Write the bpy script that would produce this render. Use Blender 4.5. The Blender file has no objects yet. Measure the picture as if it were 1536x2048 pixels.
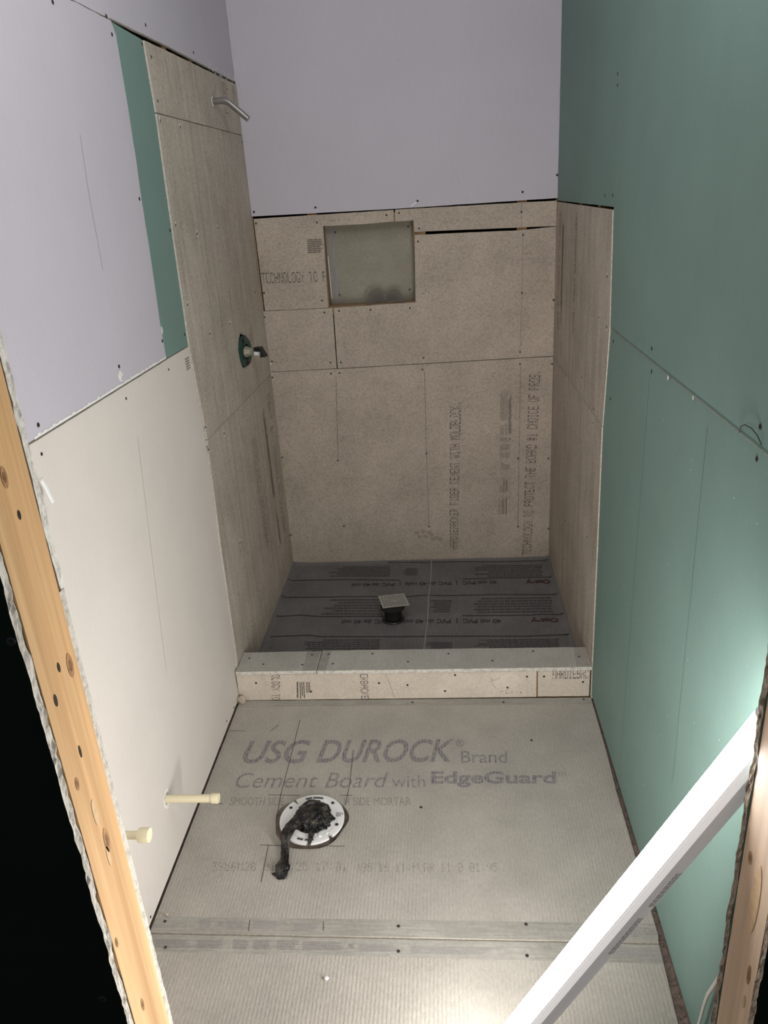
import bpy, bmesh, math, random
from mathutils import Vector, Matrix, noise
from mathutils.geometry import tessellate_polygon

sc = bpy.context.scene
COL = sc.collection

# ------------------------------------------------------------------ camera, world, exposure
W, D = 1.209, 1.071            # room width, depth of the back wall; y = 0 is the curb's front face
YF, YO = -1.34, -1.455         # inner and outer face of the framed wall the photo is taken through
XL, XR = 0.263, 1.139          # door opening, left and right
CEIL = 3.0

yaw, pitch, roll = -0.09229, -0.39382, -0.06731
fw = Vector((math.sin(yaw)*math.cos(pitch), math.cos(yaw)*math.cos(pitch), math.sin(pitch)))
rt = Vector((math.cos(yaw), -math.sin(yaw), 0)); up = rt.cross(fw)
rt, up = rt*math.cos(roll)+up*math.sin(roll), up*math.cos(roll)-rt*math.sin(roll)
cam = bpy.data.cameras.new('camera'); cam.sensor_fit = 'HORIZONTAL'; cam.sensor_width = 36
cam.lens = 1530.19049/1536*36; cam.clip_start = 0.02
camo = bpy.data.objects.new('camera', cam); COL.objects.link(camo)
CAM = Vector((0.75284, -2.16898, 1.6013))
m = Matrix((rt, up, -fw)).transposed().to_4x4(); m.translation = CAM
camo.matrix_world = m
sc.camera = camo

LAMP_STRENGTH = 70.0
LAMP_COLOR = (1.0, 0.965, 0.935, 1)
ROOM_FILL = 5.0  # unseen soft fill added below the ceiling to lift the upper walls
al = bpy.data.lights.new('room_fill', 'AREA'); al.shape = 'RECTANGLE'; al.size = 1.0; al.size_y = 0.9; al.energy = ROOM_FILL; al.color = (0.96, 0.97, 1.0)
alo = bpy.data.objects.new('room_fill', al); COL.objects.link(alo); alo.location = (W/2, -0.75, CEIL-0.35); alo.rotation_euler = (math.radians(38), 0, 0)
HEADER_FILL = 7.5            # second unseen fill, added inside the opening's header to brighten the far walls
hl = bpy.data.lights.new('header_fill', 'AREA'); hl.shape = 'RECTANGLE'; hl.size = 0.6; hl.size_y = 0.4; hl.energy = HEADER_FILL; hl.color = (1.0, 0.97, 0.97)
hlo = bpy.data.objects.new('header_fill', hl); COL.objects.link(hlo); hlo.location = (1.0, -1.15, 2.25)
hlo.rotation_euler = Vector((-0.80, 0.85, -0.50)).to_track_quat('-Z', 'Y').to_euler()
world = bpy.data.worlds.new('world'); sc.world = world; world.use_nodes = True
world.node_tree.nodes['Background'].inputs[0].default_value = (0.9, 0.95, 1.0, 1)
world.node_tree.nodes['Background'].inputs[1].default_value = 0.13
sc.view_settings.view_transform = 'Standard'; sc.view_settings.look = 'None'
sc.view_settings.gamma = 1; sc.view_settings.use_curve_mapping = False
sc.view_settings.exposure = 0.0
sc.cycles.use_denoising = True
sc.cycles.max_bounces = 8; sc.cycles.diffuse_bounces = 6
sc.cycles.sample_clamp_indirect = 6

# ------------------------------------------------------------------ materials
def newmat(name):
    m = bpy.data.materials.new(name); m.use_nodes = True
    nt = m.node_tree; b = nt.nodes['Principled BSDF']
    b.inputs['Roughness'].default_value = 0.8
    b.inputs['Specular IOR Level'].default_value = 0.25
    return m, nt, b
def nd(nt, t, **kw):
    n = nt.nodes.new(t)
    for k, v in kw.items():
        if k in n.inputs: n.inputs[k].default_value = v
        else: setattr(n, k, v)
    return n
def coords(nt, scale=(1,1,1)):
    tc = nd(nt, 'ShaderNodeTexCoord'); mp = nd(nt, 'ShaderNodeMapping')
    mp.inputs['Scale'].default_value = scale
    nt.links.new(tc.outputs['Object'], mp.inputs['Vector']); return mp.outputs['Vector']
def ramp(nt, fac, c0, c1, p0=0.3, p1=0.7):
    r = nd(nt, 'ShaderNodeValToRGB'); e = r.color_ramp.elements
    e[0].position = p0; e[0].color = (*c0, 1); e[1].position = p1; e[1].color = (*c1, 1)
    nt.links.new(fac, r.inputs[0]); return r.outputs[0]
def mixc(nt, fac, a, b, mode='MIX'):
    x = nd(nt, 'ShaderNodeMix', data_type='RGBA', blend_type=mode)
    if hasattr(fac, 'is_linked'): nt.links.new(fac, x.inputs[0])
    else: x.inputs[0].default_value = fac
    for s, v in ((6, a), (7, b)):
        if hasattr(v, 'is_linked'): nt.links.new(v, x.inputs[s])
        else: x.inputs[s].default_value = (*v, 1)
    return x.outputs[2]
def nz(nt, vec, scale, detail=3, rough=0.55):
    n = nd(nt, 'ShaderNodeTexNoise'); n.inputs['Scale'].default_value = scale
    n.inputs['Detail'].default_value = detail; n.inputs['Roughness'].default_value = rough
    nt.links.new(vec, n.inputs['Vector']); return n.outputs['Fac']
def bump(nt, b, h, strength, dist):
    n = nd(nt, 'ShaderNodeBump'); n.inputs['Strength'].default_value = strength; n.inputs['Distance'].default_value = dist
    nt.links.new(h, n.inputs['Height']); nt.links.new(n.outputs[0], b.inputs['Normal'])
def dark(c, k): return tuple(x*k for x in c)

def plain(name, c, rough=0.7, var=0.06, scale=30, spec=0.25, metal=0, bmp=0):
    m, nt, b = newmat(name); v = coords(nt)
    f = nz(nt, v, scale)
    nt.links.new(ramp(nt, f, dark(c, 1-var), dark(c, 1+var)), b.inputs['Base Color'])
    b.inputs['Roughness'].default_value = rough; b.inputs['Specular IOR Level'].default_value = spec
    b.inputs['Metallic'].default_value = metal
    if bmp: bump(nt, b, nz(nt, v, scale*6), bmp, 0.001)
    return m
def paper(name, c, dust=0.05):
    """paper face of a drywall sheet: even colour, faint long fibres and rubbed marks"""
    m, nt, b = newmat(name); v = coords(nt)
    f = nz(nt, v, 3.0, 3); g = nz(nt, coords(nt, (60, 60, 6)), 3, 3)
    base = ramp(nt, f, dark(c, 1-dust), dark(c, 1+dust))
    base = mixc(nt, 0.12, base, ramp(nt, g, dark(c, 0.85), dark(c, 1.15)))
    sp = nz(nt, v, 150, 1); spk = ramp(nt, sp, (0,0,0), (1,1,1), 0.76, 0.80)
    base = mixc(nt, spk, base, tuple(min(1, x*1.15+0.04) for x in c))
    nt.links.new(base, b.inputs['Base Color']); b.inputs['Roughness'].default_value = 0.62
    bump(nt, b, nz(nt, v, 450, 2), 0.10, 0.0006)
    return m
def fibre(name, c, streak=None, amt=0.19):
    """fibre-cement board: fine dark speckle, long pressed streaks, soft smudges"""
    m, nt, b = newmat(name); v = coords(nt)
    f = nz(nt, v, 120, 5, 0.75); g = nz(nt, v, 4, 5, 0.65)
    col = ramp(nt, f, dark(c, 1-amt*1.5), dark(c, 1+amt*0.5), 0.30, 0.58)
    big = ramp(nt, g, (0.80, 0.79, 0.77), (1.08, 1.07, 1.05), 0.3, 0.7)
    col = mixc(nt, 1.0, col, big, 'MULTIPLY')
    if streak:
        s = nz(nt, coords(nt, streak), 4, 4, 0.6)
        col = mixc(nt, 1.0, col, ramp(nt, s, (0.84, 0.84, 0.83), (1.06, 1.06, 1.05), 0.35, 0.65), 'MULTIPLY')
    nt.links.new(col, b.inputs['Base Color']); b.inputs['Roughness'].default_value = 0.85
    bump(nt, b, nz(nt, v, 240, 3), 0.25, 0.0008)
    return m
def ribbed(name, c, axis='X', period=0.009, ink=None, strength=0.55):
    """cement board with a fibre mesh skin: cord-like ribs broken by lumps; ink=colour gives printed letters in the same relief"""
    m, nt, b = newmat(name)
    tc = nd(nt, 'ShaderNodeNewGeometry'); v = tc.outputs['Position']
    w = nd(nt, 'ShaderNodeTexWave', wave_type='BANDS', bands_direction=axis, wave_profile='SIN')
    w.inputs['Scale'].default_value = 0.314159/period
    w.inputs['Distortion'].default_value = 3.4; w.inputs['Detail'].default_value = 2; w.inputs['Detail Scale'].default_value = 14
    nt.links.new(v, w.inputs['Vector'])
    mp = nd(nt, 'ShaderNodeMapping'); mp.inputs['Scale'].default_value = (1, 0.45, 1); nt.links.new(v, mp.inputs['Vector'])
    lump = nz(nt, mp.outputs[0], 170, 3, 0.6); big = nz(nt, v, 7, 4, 0.6); fine = nz(nt, v, 420, 2)
    ad = nd(nt, 'ShaderNodeMath', operation='MULTIPLY_ADD'); ad.inputs[1].default_value = 0.55
    nt.links.new(w.outputs['Fac'], ad.inputs[0]); nt.links.new(lump, ad.inputs[2])
    ad2 = nd(nt, 'ShaderNodeMath', operation='MULTIPLY_ADD'); ad2.inputs[1].default_value = 0.55
    nt.links.new(fine, ad2.inputs[0]); nt.links.new(ad.outputs[0], ad2.inputs[2])
    base = ramp(nt, big, dark(c, 0.90), dark(c, 1.08), 0.3, 0.7)
    base = mixc(nt, 1.0, base, ramp(nt, lump, (0.88,0.88,0.87), (1.06,1.06,1.05)), 'MULTIPLY')
    sp = ramp(nt, nz(nt, v, 130, 2), (0,0,0), (1,1,1), 0.74, 0.80)
    base = mixc(nt, sp, base, (0.78, 0.76, 0.72))
    if ink:
        gap = ramp(nt, lump, (0.30,)*3, (1,1,1), 0.36, 0.62)
        ln = ramp(nt, w.outputs['Fac'], (0.55,)*3, (1,1,1), 0.1, 0.5)
        gap = mixc(nt, 1.0, gap, ln, 'MULTIPLY')
        base = mixc(nt, gap, base, ink)
    nt.links.new(base, b.inputs['Base Color']); b.inputs['Roughness'].default_value = 0.75
    bump(nt, b, ad2.outputs[0], strength, 0.0022)
    return m
def inkmat(name, c, under, keep=0.55, scale=260):
    """printing ink worn thin: breaks up over the board colour underneath"""
    m, nt, b = newmat(name); v = coords(nt)
    f = ramp(nt, nz(nt, v, scale, 3), (0.15,)*3, (1,1,1), keep-0.18, keep+0.05)
    nt.links.new(mixc(nt, f, under, c), b.inputs['Base Color']); b.inputs['Roughness'].default_value = 0.85
    return m
def wood(name, c0, c1, axis):
    m, nt, b = newmat(name); s = [70, 70, 70]; s[axis] = 1.6
    v = coords(nt, tuple(s)); f = nz(nt, v, 0.9, 4, 0.6); v2 = coords(nt, tuple(x*0.25 if i != axis else 0.7 for i, x in enumerate(s)))
    g = nz(nt, v2, 1.0, 3)
    col = ramp(nt, f, c0, c1, 0.32, 0.66)
    col = mixc(nt, 1.0, col, ramp(nt, g, (0.72,0.68,0.62), (1.15,1.12,1.08)), 'MULTIPLY')
    nt.links.new(col, b.inputs['Base Color']); b.inputs['Roughness'].default_value = 0.6
    bump(nt, b, f, 0.12, 0.001)
    return m
def crumbly(name, c, c2):
    m, nt, b = newmat(name); v = coords(nt)
    f = nz(nt, v, 90, 5, 0.7)
    nt.links.new(ramp(nt, f, c2, c, 0.33, 0.55), b.inputs['Base Color']); b.inputs['Roughness'].default_value = 0.95
    bump(nt, b, f, 0.45, 0.002)
    return m

PURPLE = (0.555, 0.525, 0.580); GREEN = (0.182, 0.282, 0.252); BEIGE = (0.70, 0.65, 0.60)
HARD = (0.50, 0.435, 0.365); SIDE = (0.52, 0.465, 0.405); CURBC = (0.70, 0.625, 0.54); ROCK = (0.455, 0.425, 0.38); BAND = (0.40, 0.385, 0.355)
M = dict(
 purple=paper('purple_paper', PURPLE, 0.03), green=paper('green_paper', GREEN, 0.07), beige=paper('cream_paper', BEIGE, 0.04),
 hardie=fibre('fibre_cement', HARD), hardie_side=fibre('fibre_cement_side', SIDE, (40, 9, 0.6)),
 curbfront=fibre('fibre_cement_pale', CURBC, None, 0.10),
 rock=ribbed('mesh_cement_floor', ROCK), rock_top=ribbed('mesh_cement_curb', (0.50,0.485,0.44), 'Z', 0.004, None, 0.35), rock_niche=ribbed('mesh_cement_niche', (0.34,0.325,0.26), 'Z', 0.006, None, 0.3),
 rockink=ribbed('mesh_cement_ink', ROCK, ink=(0.165, 0.145, 0.18)), rockink2=ribbed('mesh_cement_ink_faint', ROCK, ink=(0.235, 0.215, 0.22)),
 band=fibre('smooth_edge_band', BAND, (3, 60, 3), 0.10), bandink=inkmat('band_ink', (0.22,0.20,0.215), BAND), bandinkf=inkmat('band_ink_faint', (0.29,0.275,0.28), BAND),
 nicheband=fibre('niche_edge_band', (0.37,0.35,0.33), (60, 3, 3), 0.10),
 ink=inkmat('board_ink', (0.12,0.10,0.09), HARD, 0.36), inkf=inkmat('board_ink_small', (0.24,0.21,0.185), HARD, 0.45), inks=inkmat('board_ink_side', (0.20,0.175,0.15), SIDE, 0.45),
 inkc=inkmat('curb_ink', (0.12,0.10,0.085), CURBC, 0.26), pencil=plain('pencil_mark', (0.10,0.09,0.085)), pencilf=plain('pencil_mark_faint', (0.26,0.235,0.20)),
 pencilp=plain('pencil_on_paper', (0.40,0.385,0.40)), pencilg=plain('pencil_on_green', (0.115,0.20,0.17)), pencilb=plain('pencil_on_cream', (0.52,0.485,0.44)),
 stain=inkmat('damp_stain', (0.36,0.30,0.24), HARD, 0.36, 60),
 gypsum=plain('gypsum_edge', (0.66,0.63,0.58), 0.95, 0.15, 120, bmp=0.4), gypsumw=plain('torn_white_paper', (0.80,0.78,0.76), 0.95, 0.10, 120),
 crumb=crumbly('crumbled_gypsum', (0.60,0.57,0.51), (0.36,0.32,0.27)), crumbd=crumbly('crumbled_gypsum_brown', (0.42,0.36,0.29), (0.19,0.15,0.115)),
 hedge=plain('board_cut_edge', (0.56,0.52,0.45), 0.95, 0.2, 150), white_edge=crumbly('rough_white_edge', (0.72,0.69,0.63), (0.46,0.43,0.39)),
 void=plain('dark_cavity', (0.02,0.017,0.014), 0.95), ply=plain('plywood_subfloor', (0.225,0.18,0.15), 0.9, 0.35, 60, bmp=0.4),
 pine=wood('pine_orange', (0.53,0.32,0.155), (0.68,0.46,0.25), 2), pinep=wood('pine_pale', (0.60,0.44,0.32), (0.72,0.57,0.43), 2), pinex=wood('pine_horizontal', (0.30,0.20,0.12), (0.46,0.32,0.19), 0),
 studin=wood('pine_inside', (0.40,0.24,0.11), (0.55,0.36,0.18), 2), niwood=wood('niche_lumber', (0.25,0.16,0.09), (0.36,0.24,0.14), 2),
 knot=plain('wood_knot', (0.38,0.21,0.095), 0.7, 0.3, 90), knotd=plain('wood_knot_heart', (0.22,0.115,0.055), 0.7, 0.4, 120), hole=plain('nail_hole', (0.03,0.02,0.015)), smear=plain('grey_smear', (0.60,0.42,0.25), 0.7, 0.15, 60),
 screw=plain('screw_head', (0.115,0.105,0.10), 0.45, 0.3, 300, 0.5, 0.6), recess=plain('screw_recess', (0.02,0.02,0.02)), screwd=plain('drywall_screw', (0.03,0.03,0.033), 0.5, 0.2, 300, 0.5),
 cream=plain('cream_plastic', (0.80,0.72,0.50), 0.38, 0.03, 20, 0.5), pvc=plain('white_pvc', (0.80,0.80,0.79), 0.35, 0.03, 20, 0.5), abs=plain('black_plastic', (0.018,0.018,0.018), 0.35, 0.1, 20, 0.5),
 print=plain('grey_print', (0.24,0.24,0.25)), pvcslot=plain('slot_shadow', (0.10,0.10,0.10)),
 grate=plain('grey_grate', (0.40,0.38,0.34), 0.55, 0.08, 80, 0.4), chrome=plain('brushed_steel', (0.36,0.36,0.34), 0.32, 0.05, 40, 0.5, 0.85),
 valveg=plain('dark_green_plastic', (0.022,0.060,0.050), 0.4, 0.15, 50, 0.5), brass=plain('dull_brass', (0.30,0.29,0.21), 0.45, 0.1, 60, 0.5, 0.3),
 lampbody=plain('lamp_housing', (0.50,0.47,0.46), 0.38, 0.02, 20, 0.5), cord=plain('white_cord', (0.62,0.58,0.53), 0.5, 0.03, 20, 0.4),
 ceil=plain('ceiling_white', (0.72,0.71,0.70), 0.8, 0.02), outg=plain('shaded_green_paper', (0.012,0.022,0.015), 0.85, 0.1, 6, 0.1), hallfloor=plain('hall_floor', (0.12,0.10,0.08), 0.9),  # outer green is near-black: its unlit side is put into the colour
 thread=plain('dark_thread', (0.03,0.04,0.035)), putty=plain('beige_putty', (0.50,0.42,0.33), 0.8, 0.15, 60),
)
# pan liner: dark flexible PVC, dusty, with faint drag marks
def liner_mat(name, c, d=1.0):
    m, nt, b = newmat(name); v = coords(nt)
    f = nz(nt, v, 4.5, 5, 0.65); s = nz(nt, coords(nt, (26, 3, 1)), 5, 4, 0.7)
    col = ramp(nt, f, dark(c, 0.86), dark(c, 1.22), 0.3, 0.7)
    col = mixc(nt, 1.0, col, ramp(nt, s, (0.90,0.90,0.90), (1.15,1.13,1.10), 0.35, 0.7), 'MULTIPLY')
    nt.links.new(col, b.inputs['Base Color']); b.inputs['Roughness'].default_value = 0.6
    bump(nt, b, f, 0.25, 0.006); return m
LIN = (0.165, 0.160, 0.160)
M['liner'] = liner_mat('grey_pan_liner', LIN); M['linerink'] = inkmat('liner_print', (0.050,0.047,0.048), LIN, 0.42, 120); M['linerinkf'] = inkmat('liner_print_small', (0.075,0.071,0.071), LIN, 0.47, 160)
M['linerred'] = inkmat('liner_logo', (0.080,0.042,0.042), LIN, 0.40, 160); M['dust'] = inkmat('dusty_crease', (0.31,0.30,0.29), LIN, 0.42, 60)
# black bin-bag plastic, brownish fold highlights mixed into the colour
def bag_mat():
    m, nt, b = newmat('black_bag_plastic'); v = coords(nt)
    f = nz(nt, v, 40, 4, 0.6)
    nt.links.new(ramp(nt, f, (0.006,0.006,0.006), (0.14,0.12,0.09), 0.48, 0.82), b.inputs['Base Color'])
    b.inputs['Roughness'].default_value = 0.36; b.inputs['Specular IOR Level'].default_value = 0.45
    bump(nt, b, nz(nt, v, 90, 3), 0.35, 0.003); return m
M['bag'] = bag_mat()
def clear_mat():
    m = bpy.data.materials.new('clear_polycarbonate'); m.use_nodes = True; nt = m.node_tree
    for n in list(nt.nodes): nt.nodes.remove(n)
    o = nd(nt, 'ShaderNodeOutputMaterial'); x = nd(nt, 'ShaderNodeMixShader'); t = nd(nt, 'ShaderNodeBsdfTransparent'); g = nd(nt, 'ShaderNodeBsdfPrincipled')
    t.inputs[0].default_value = (0.80, 0.79, 0.77, 1); g.inputs['Roughness'].default_value = 0.12; g.inputs['Base Color'].default_value = (0.36, 0.33, 0.31, 1)
    lw = nd(nt, 'ShaderNodeLayerWeight'); lw.inputs[0].default_value = 0.35
    r = nd(nt, 'ShaderNodeMapRange'); r.inputs['To Min'].default_value = 0.12; r.inputs['To Max'].default_value = 0.9
    nt.links.new(lw.outputs['Facing'], r.inputs[0]); nt.links.new(r.outputs[0], x.inputs[0])
    nt.links.new(t.outputs[0], x.inputs[1]); nt.links.new(g.outputs[0], x.inputs[2]); nt.links.new(x.outputs[0], o.inputs[0]); return m
M['clear'] = clear_mat()
def glow_mat():
    m = bpy.data.materials.new('lit_diffuser'); m.use_nodes = True; nt = m.node_tree
    for n in list(nt.nodes): nt.nodes.remove(n)
    o = nd(nt, 'ShaderNodeOutputMaterial'); e = nd(nt, 'ShaderNodeEmission'); e.inputs[0].default_value = LAMP_COLOR; e.inputs[1].default_value = LAMP_STRENGTH
    nt.links.new(e.outputs[0], o.inputs[0]); return m
M['glow'] = glow_mat()
M['lampridge'] = plain('lamp_ridges', (0.72,0.70,0.69), 0.4, 0.02, 20, 0.5)
hr = M['lampridge'].node_tree.nodes['Principled BSDF']; hr.inputs['Emission Color'].default_value = (1.0, 0.96, 0.94, 1); hr.inputs['Emission Strength'].default_value = 0.50  # stronger added glow paints the ridges bright beside the lens
hb = M['lampbody'].node_tree.nodes['Principled BSDF']; hb.inputs['Emission Color'].default_value = (1.0, 0.95, 0.92, 1); hb.inputs['Emission Strength'].default_value = 0.20   # frosted plastic; added glow stands in for light on its back

# ------------------------------------------------------------------ helpers
def tag(o, label=None, cat=None, group=None, kind=None):
    if label: o['label'] = label
    if cat: o['category'] = cat
    if group: o['group'] = group
    if kind: o['kind'] = kind
    return o
class MB:
    """collects faces, then links them as ONE mesh object with its origin at loc"""
    def __init__(s): s.v, s.f, s.mi, s.sm, s.mats, s.marks = [], [], [], [], [], []
    def slot(s, m):
        if m not in s.mats: s.mats.append(m)
        return s.mats.index(m)
    def add(s, vs, fs, m, smooth=False):
        o = len(s.v); s.v += [Vector(x) for x in vs]; k = s.slot(m)
        for f in fs: s.f.append([i+o for i in f]); s.mi.append(k); s.sm.append(smooth)
        return s
    def box(s, a, b, m):
        (x0,y0,z0),(x1,y1,z1) = a, b
        return s.add([(x0,y0,z0),(x1,y0,z0),(x1,y1,z0),(x0,y1,z0),(x0,y0,z1),(x1,y0,z1),(x1,y1,z1),(x0,y1,z1)],
                     [(3,2,1,0),(4,5,6,7),(0,1,5,4),(1,2,6,5),(2,3,7,6),(3,0,4,7)], m)
    def tube(s, pts, r, m, n=14, cap=True, flat=None):
        pts = [Vector(p) for p in pts]; rs = r if isinstance(r, (list, tuple)) else [r]*len(pts)
        vs, fs = [], []; ref = None
        for i, p in enumerate(pts):
            t = (pts[min(i+1, len(pts)-1)]-pts[max(i-1, 0)]).normalized()
            if ref is None: ref = t.orthogonal().normalized() if flat is None else Vector(flat)
            a = (ref-t*ref.dot(t)).normalized(); b = t.cross(a); ref = a
            for k in range(n):
                q = 2*math.pi*k/n; vs.append(p+(a*math.cos(q)+b*math.sin(q)*(0.5 if flat is not None else 1))*rs[i])
        for i in range(len(pts)-1):
            for k in range(n): fs.append((i*n+k, i*n+(k+1)%n, (i+1)*n+(k+1)%n, (i+1)*n+k))
        s.add(vs, fs, m, True)
        if cap: s.add([vs[k] for k in range(n)], [tuple(range(n-1,-1,-1))], m); s.add(vs[-n:], [tuple(range(n))], m)
        return s
    def build(s, name, parent=None, loc=None, bevel=0):
        if loc is None:
            lo = Vector([min(v[i] for v in s.v) for i in range(3)]); hi = Vector([max(v[i] for v in s.v) for i in range(3)]); loc = (lo+hi)/2; loc.z = lo.z
        loc = Vector(loc)
        me = bpy.data.meshes.new(name); me.from_pydata([v-loc for v in s.v], [], s.f)
        for mm in s.mats: me.materials.append(M[mm])
        me.polygons.foreach_set('material_index', s.mi); me.polygons.foreach_set('use_smooth', s.sm); me.update()
        o = bpy.data.objects.new(name, me); COL.objects.link(o)
        if parent is not None: o.parent = parent; o.location = loc-world_loc(parent)
        else: o.location = loc
        if bevel:
            b = o.modifiers.new('bevel', 'BEVEL'); b.width = bevel; b.segments = 2; b.limit_method = 'ANGLE'
        return o
def build_marks(mb, parent):
    """one part per line or block of print"""
    mk = mb.marks+[(len(mb.f), '')]
    for (a, name), (b, _) in zip(mk, mk[1:]):
        if b <= a: continue
        o = MB()
        for i in range(a, b): o.add([mb.v[q] for q in mb.f[i]], [tuple(range(len(mb.f[i])))], mb.mats[mb.mi[i]])
        o.build(name, parent)
def world_loc(o):
    l = Vector(o.location)
    while o.parent: o = o.parent; l += o.location
    return l
def empty(name, loc, label, cat, group=None):
    o = bpy.data.objects.new(name, None); COL.objects.link(o); o.location = loc; o.empty_display_size = 0.05
    return tag(o, label, cat, group)

# the faces things are laid on: (u, v, lift) -> point; n = out of the wall into the room
SURF = dict(
 back=(lambda u, v, l: Vector((u, D-l, v)), Vector((0,-1,0))),
 left=(lambda u, v, l: Vector((l, u, v)), Vector((1,0,0))),
 right=(lambda u, v, l: Vector((W-l, u, v)), Vector((-1,0,0))),
 floor=(lambda u, v, l: Vector((u, v, l)), Vector((0,0,1))),
 curb=(lambda u, v, l: Vector((u, -l, v)), Vector((0,-1,0))),
 curbtop=(lambda u, v, l: Vector((u, v, 0.121+l)), Vector((0,0,1))),
 niche=(lambda u, v, l: Vector((u, D+0.085-l, v)), Vector((0,-1,0))),
 pan=(lambda u, v, l: Vector((u, v, -0.008+l)), Vector((0,0,1))),
)
def rough_poly(pts, step=0.03, amp=0.0006, seed=0):
    out = []
    for i, a in enumerate(pts):
        b = pts[(i+1) % len(pts)]; a = Vector((a[0], a[1])); b = Vector((b[0], b[1])); n = max(1, int((b-a).length/step))
        t = (b-a).normalized() if (b-a).length > 1e-6 else Vector((1,0)); pr = Vector((-t.y, t.x))
        for k in range(n):
            p = a.lerp(b, k/n)
            if k: p = p+pr*amp*2*noise.noise(Vector((p.x*40, p.y*40, seed)))
            out.append((p.x, p.y))
    return out
def slab(mb, surf, poly, mat, edge='gypsum', th=0.0127, lift=0.0, holes=(), rough=0.0005, seed=0):
    """a sheet of board: polygon outline (with cut-outs), real thickness behind its face"""
    fn, n = SURF[surf]
    loops = [rough_poly(poly, 0.03, rough, seed)]+[list(h) for h in holes]
    flat = [p for l in loops for p in l]
    tris = tessellate_polygon([[Vector((p[0], p[1], 0)) for p in l] for l in loops])
    front = [fn(p[0], p[1], lift) for p in flat]; back = [fn(p[0], p[1], lift-th) for p in flat]
    fs = []
    for t in tris:
        a, b, c = (front[i] for i in t)
        fs.append(tuple(t) if (b-a).cross(c-a).dot(n) > 0 else tuple(reversed(t)))
    mb.add(front, fs, mat); mb.add(back, [tuple(reversed(f)) for f in fs], edge)
    o = 0
    for l in loops:
        k = len(l); vs = [front[o+i] for i in range(k)]+[back[o+i] for i in range(k)]
        mb.add(vs, [(i, (i+1) % k, (i+1) % k+k, i+k) for i in range(k)], edge); o += k
    return mb
def lay(mb, surf, poly, mat, lift=0.0005):
    fn, n = SURF[surf]; vs = [fn(p[0], p[1], lift) for p in poly]
    nn = sum(((vs[i]-vs[0]).cross(vs[i+1]-vs[0]) for i in range(1, len(vs)-1)), Vector())
    if nn.dot(n) < 0: vs.reverse()
    return mb.add(vs, [tuple(range(len(vs)))], mat)
def line(mb, surf, pts, mat, w=0.0022, lift=0.0005):
    for a, b in zip(pts, pts[1:]):
        a = Vector((a[0], a[1])); b = Vector((b[0], b[1])); t = (b-a).normalized(); q = Vector((-t.y, t.x))*w/2
        lay(mb, surf, [a-q, b-q, b+q, a+q], mat, lift)
    return mb
def bil(q, s, t):
    a, b, c, d = [Vector((p[0], p[1])) for p in q]   # p00, p10, p11, p01
    return (a*(1-s)+b*s)*(1-t)+(d*(1-s)+c*s)*t
def spot(mb, surf, c, r, mat, lift=0.0005, n=9, seed=0, sy=1.0):
    rnd = random.Random(seed)
    lay(mb, surf, [(c[0]+r*math.cos(2*math.pi*k/n)*rnd.uniform(.65, 1.1), c[1]+sy*r*math.sin(2*math.pi*k/n)*rnd.uniform(.65, 1.1)) for k in range(n)], mat, lift)
FONT = dict(zip('ABCDEFGHIKLMNOPRSTUVWY #1.0235679/:', (
 '0E11111F111111', '1E11111E11111E', '0E11101010110E', '1E11111111111E', '1F10101E10101F', '1F10101E101010', '0E11101013110F', '1111111F111111', '0E04040404040E', '11121418141211',
 '1010101010101F', '111B1515111111', '11191915131311', '0E11111111110E', '1E11111E101010', '1E11111E141211', '0F10100E01011E', '1F040404040404', '1111111111110E', '11111111110A04',
 '1111111515150A', '11110A04040404', '00000000000000', '0A0A1F0A1F0A0A', '040C040404040E', '00000000000404', '0E11131519110E', '0E11010204081F', '1F02040201110E', '1F101E0101110E',
 '0608101E11110E', '1F010204080808', '0E11110F01020C', '01010204081010', '00040000000400')))
def dots(mb, surf, text, q, mat, lift=0.0006, fill=(0.98, 0.74), skip=0.04, rows=7, seed=1):
    """large dot-matrix printing, each letter 5 x 7 dashes, fitted to the quad p00 p10 p11 p01"""
    rnd = random.Random(seed); n = len(text)*6-1; mb.marks.append((len(mb.f), 'printed_lettering'))
    for i, ch in enumerate(text):
        g = FONT.get(ch)
        if not g: continue
        for r in range(7):
            bits = int(g[2*r:2*r+2], 16)
            for c in range(5):
                if bits >> (4-c) & 1 and rnd.random() > skip and (6-r) < rows:
                    s0 = (i*6+c)/n; t0 = (6-r)/rows; ds, dt = fill[0]/n, fill[1]/rows
                    if t0+dt > 1.001: continue
                    lay(mb, surf, [bil(q, s0, t0), bil(q, s0+ds, t0), bil(q, s0+ds, t0+dt), bil(q, s0, t0+dt)], mat, lift)
def tiny(mb, surf, q, rows, mat, lift=0.0006, seed=0, ragged=True, words=(0.04, 0.14), gap=0.012):
    """small print too small to read: rows of word-length strokes"""
    rnd = random.Random(seed); mb.marks.append((len(mb.f), 'small_print'))
    for r in range(rows):
        t0, t1 = (r+0.22)/rows, (r+0.74)/rows; s = rnd.uniform(0, 0.03); end = rnd.uniform(0.75, 1.0) if ragged else 1
        while s < end:
            w = min(rnd.uniform(*words), end-s)
            if w > 0.012: lay(mb, surf, [bil(q, s, t0), bil(q, s+w, t0), bil(q, s+w, t1), bil(q, s, t1)], mat, lift)
            s += w+rnd.uniform(gap, gap*2.2)
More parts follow.
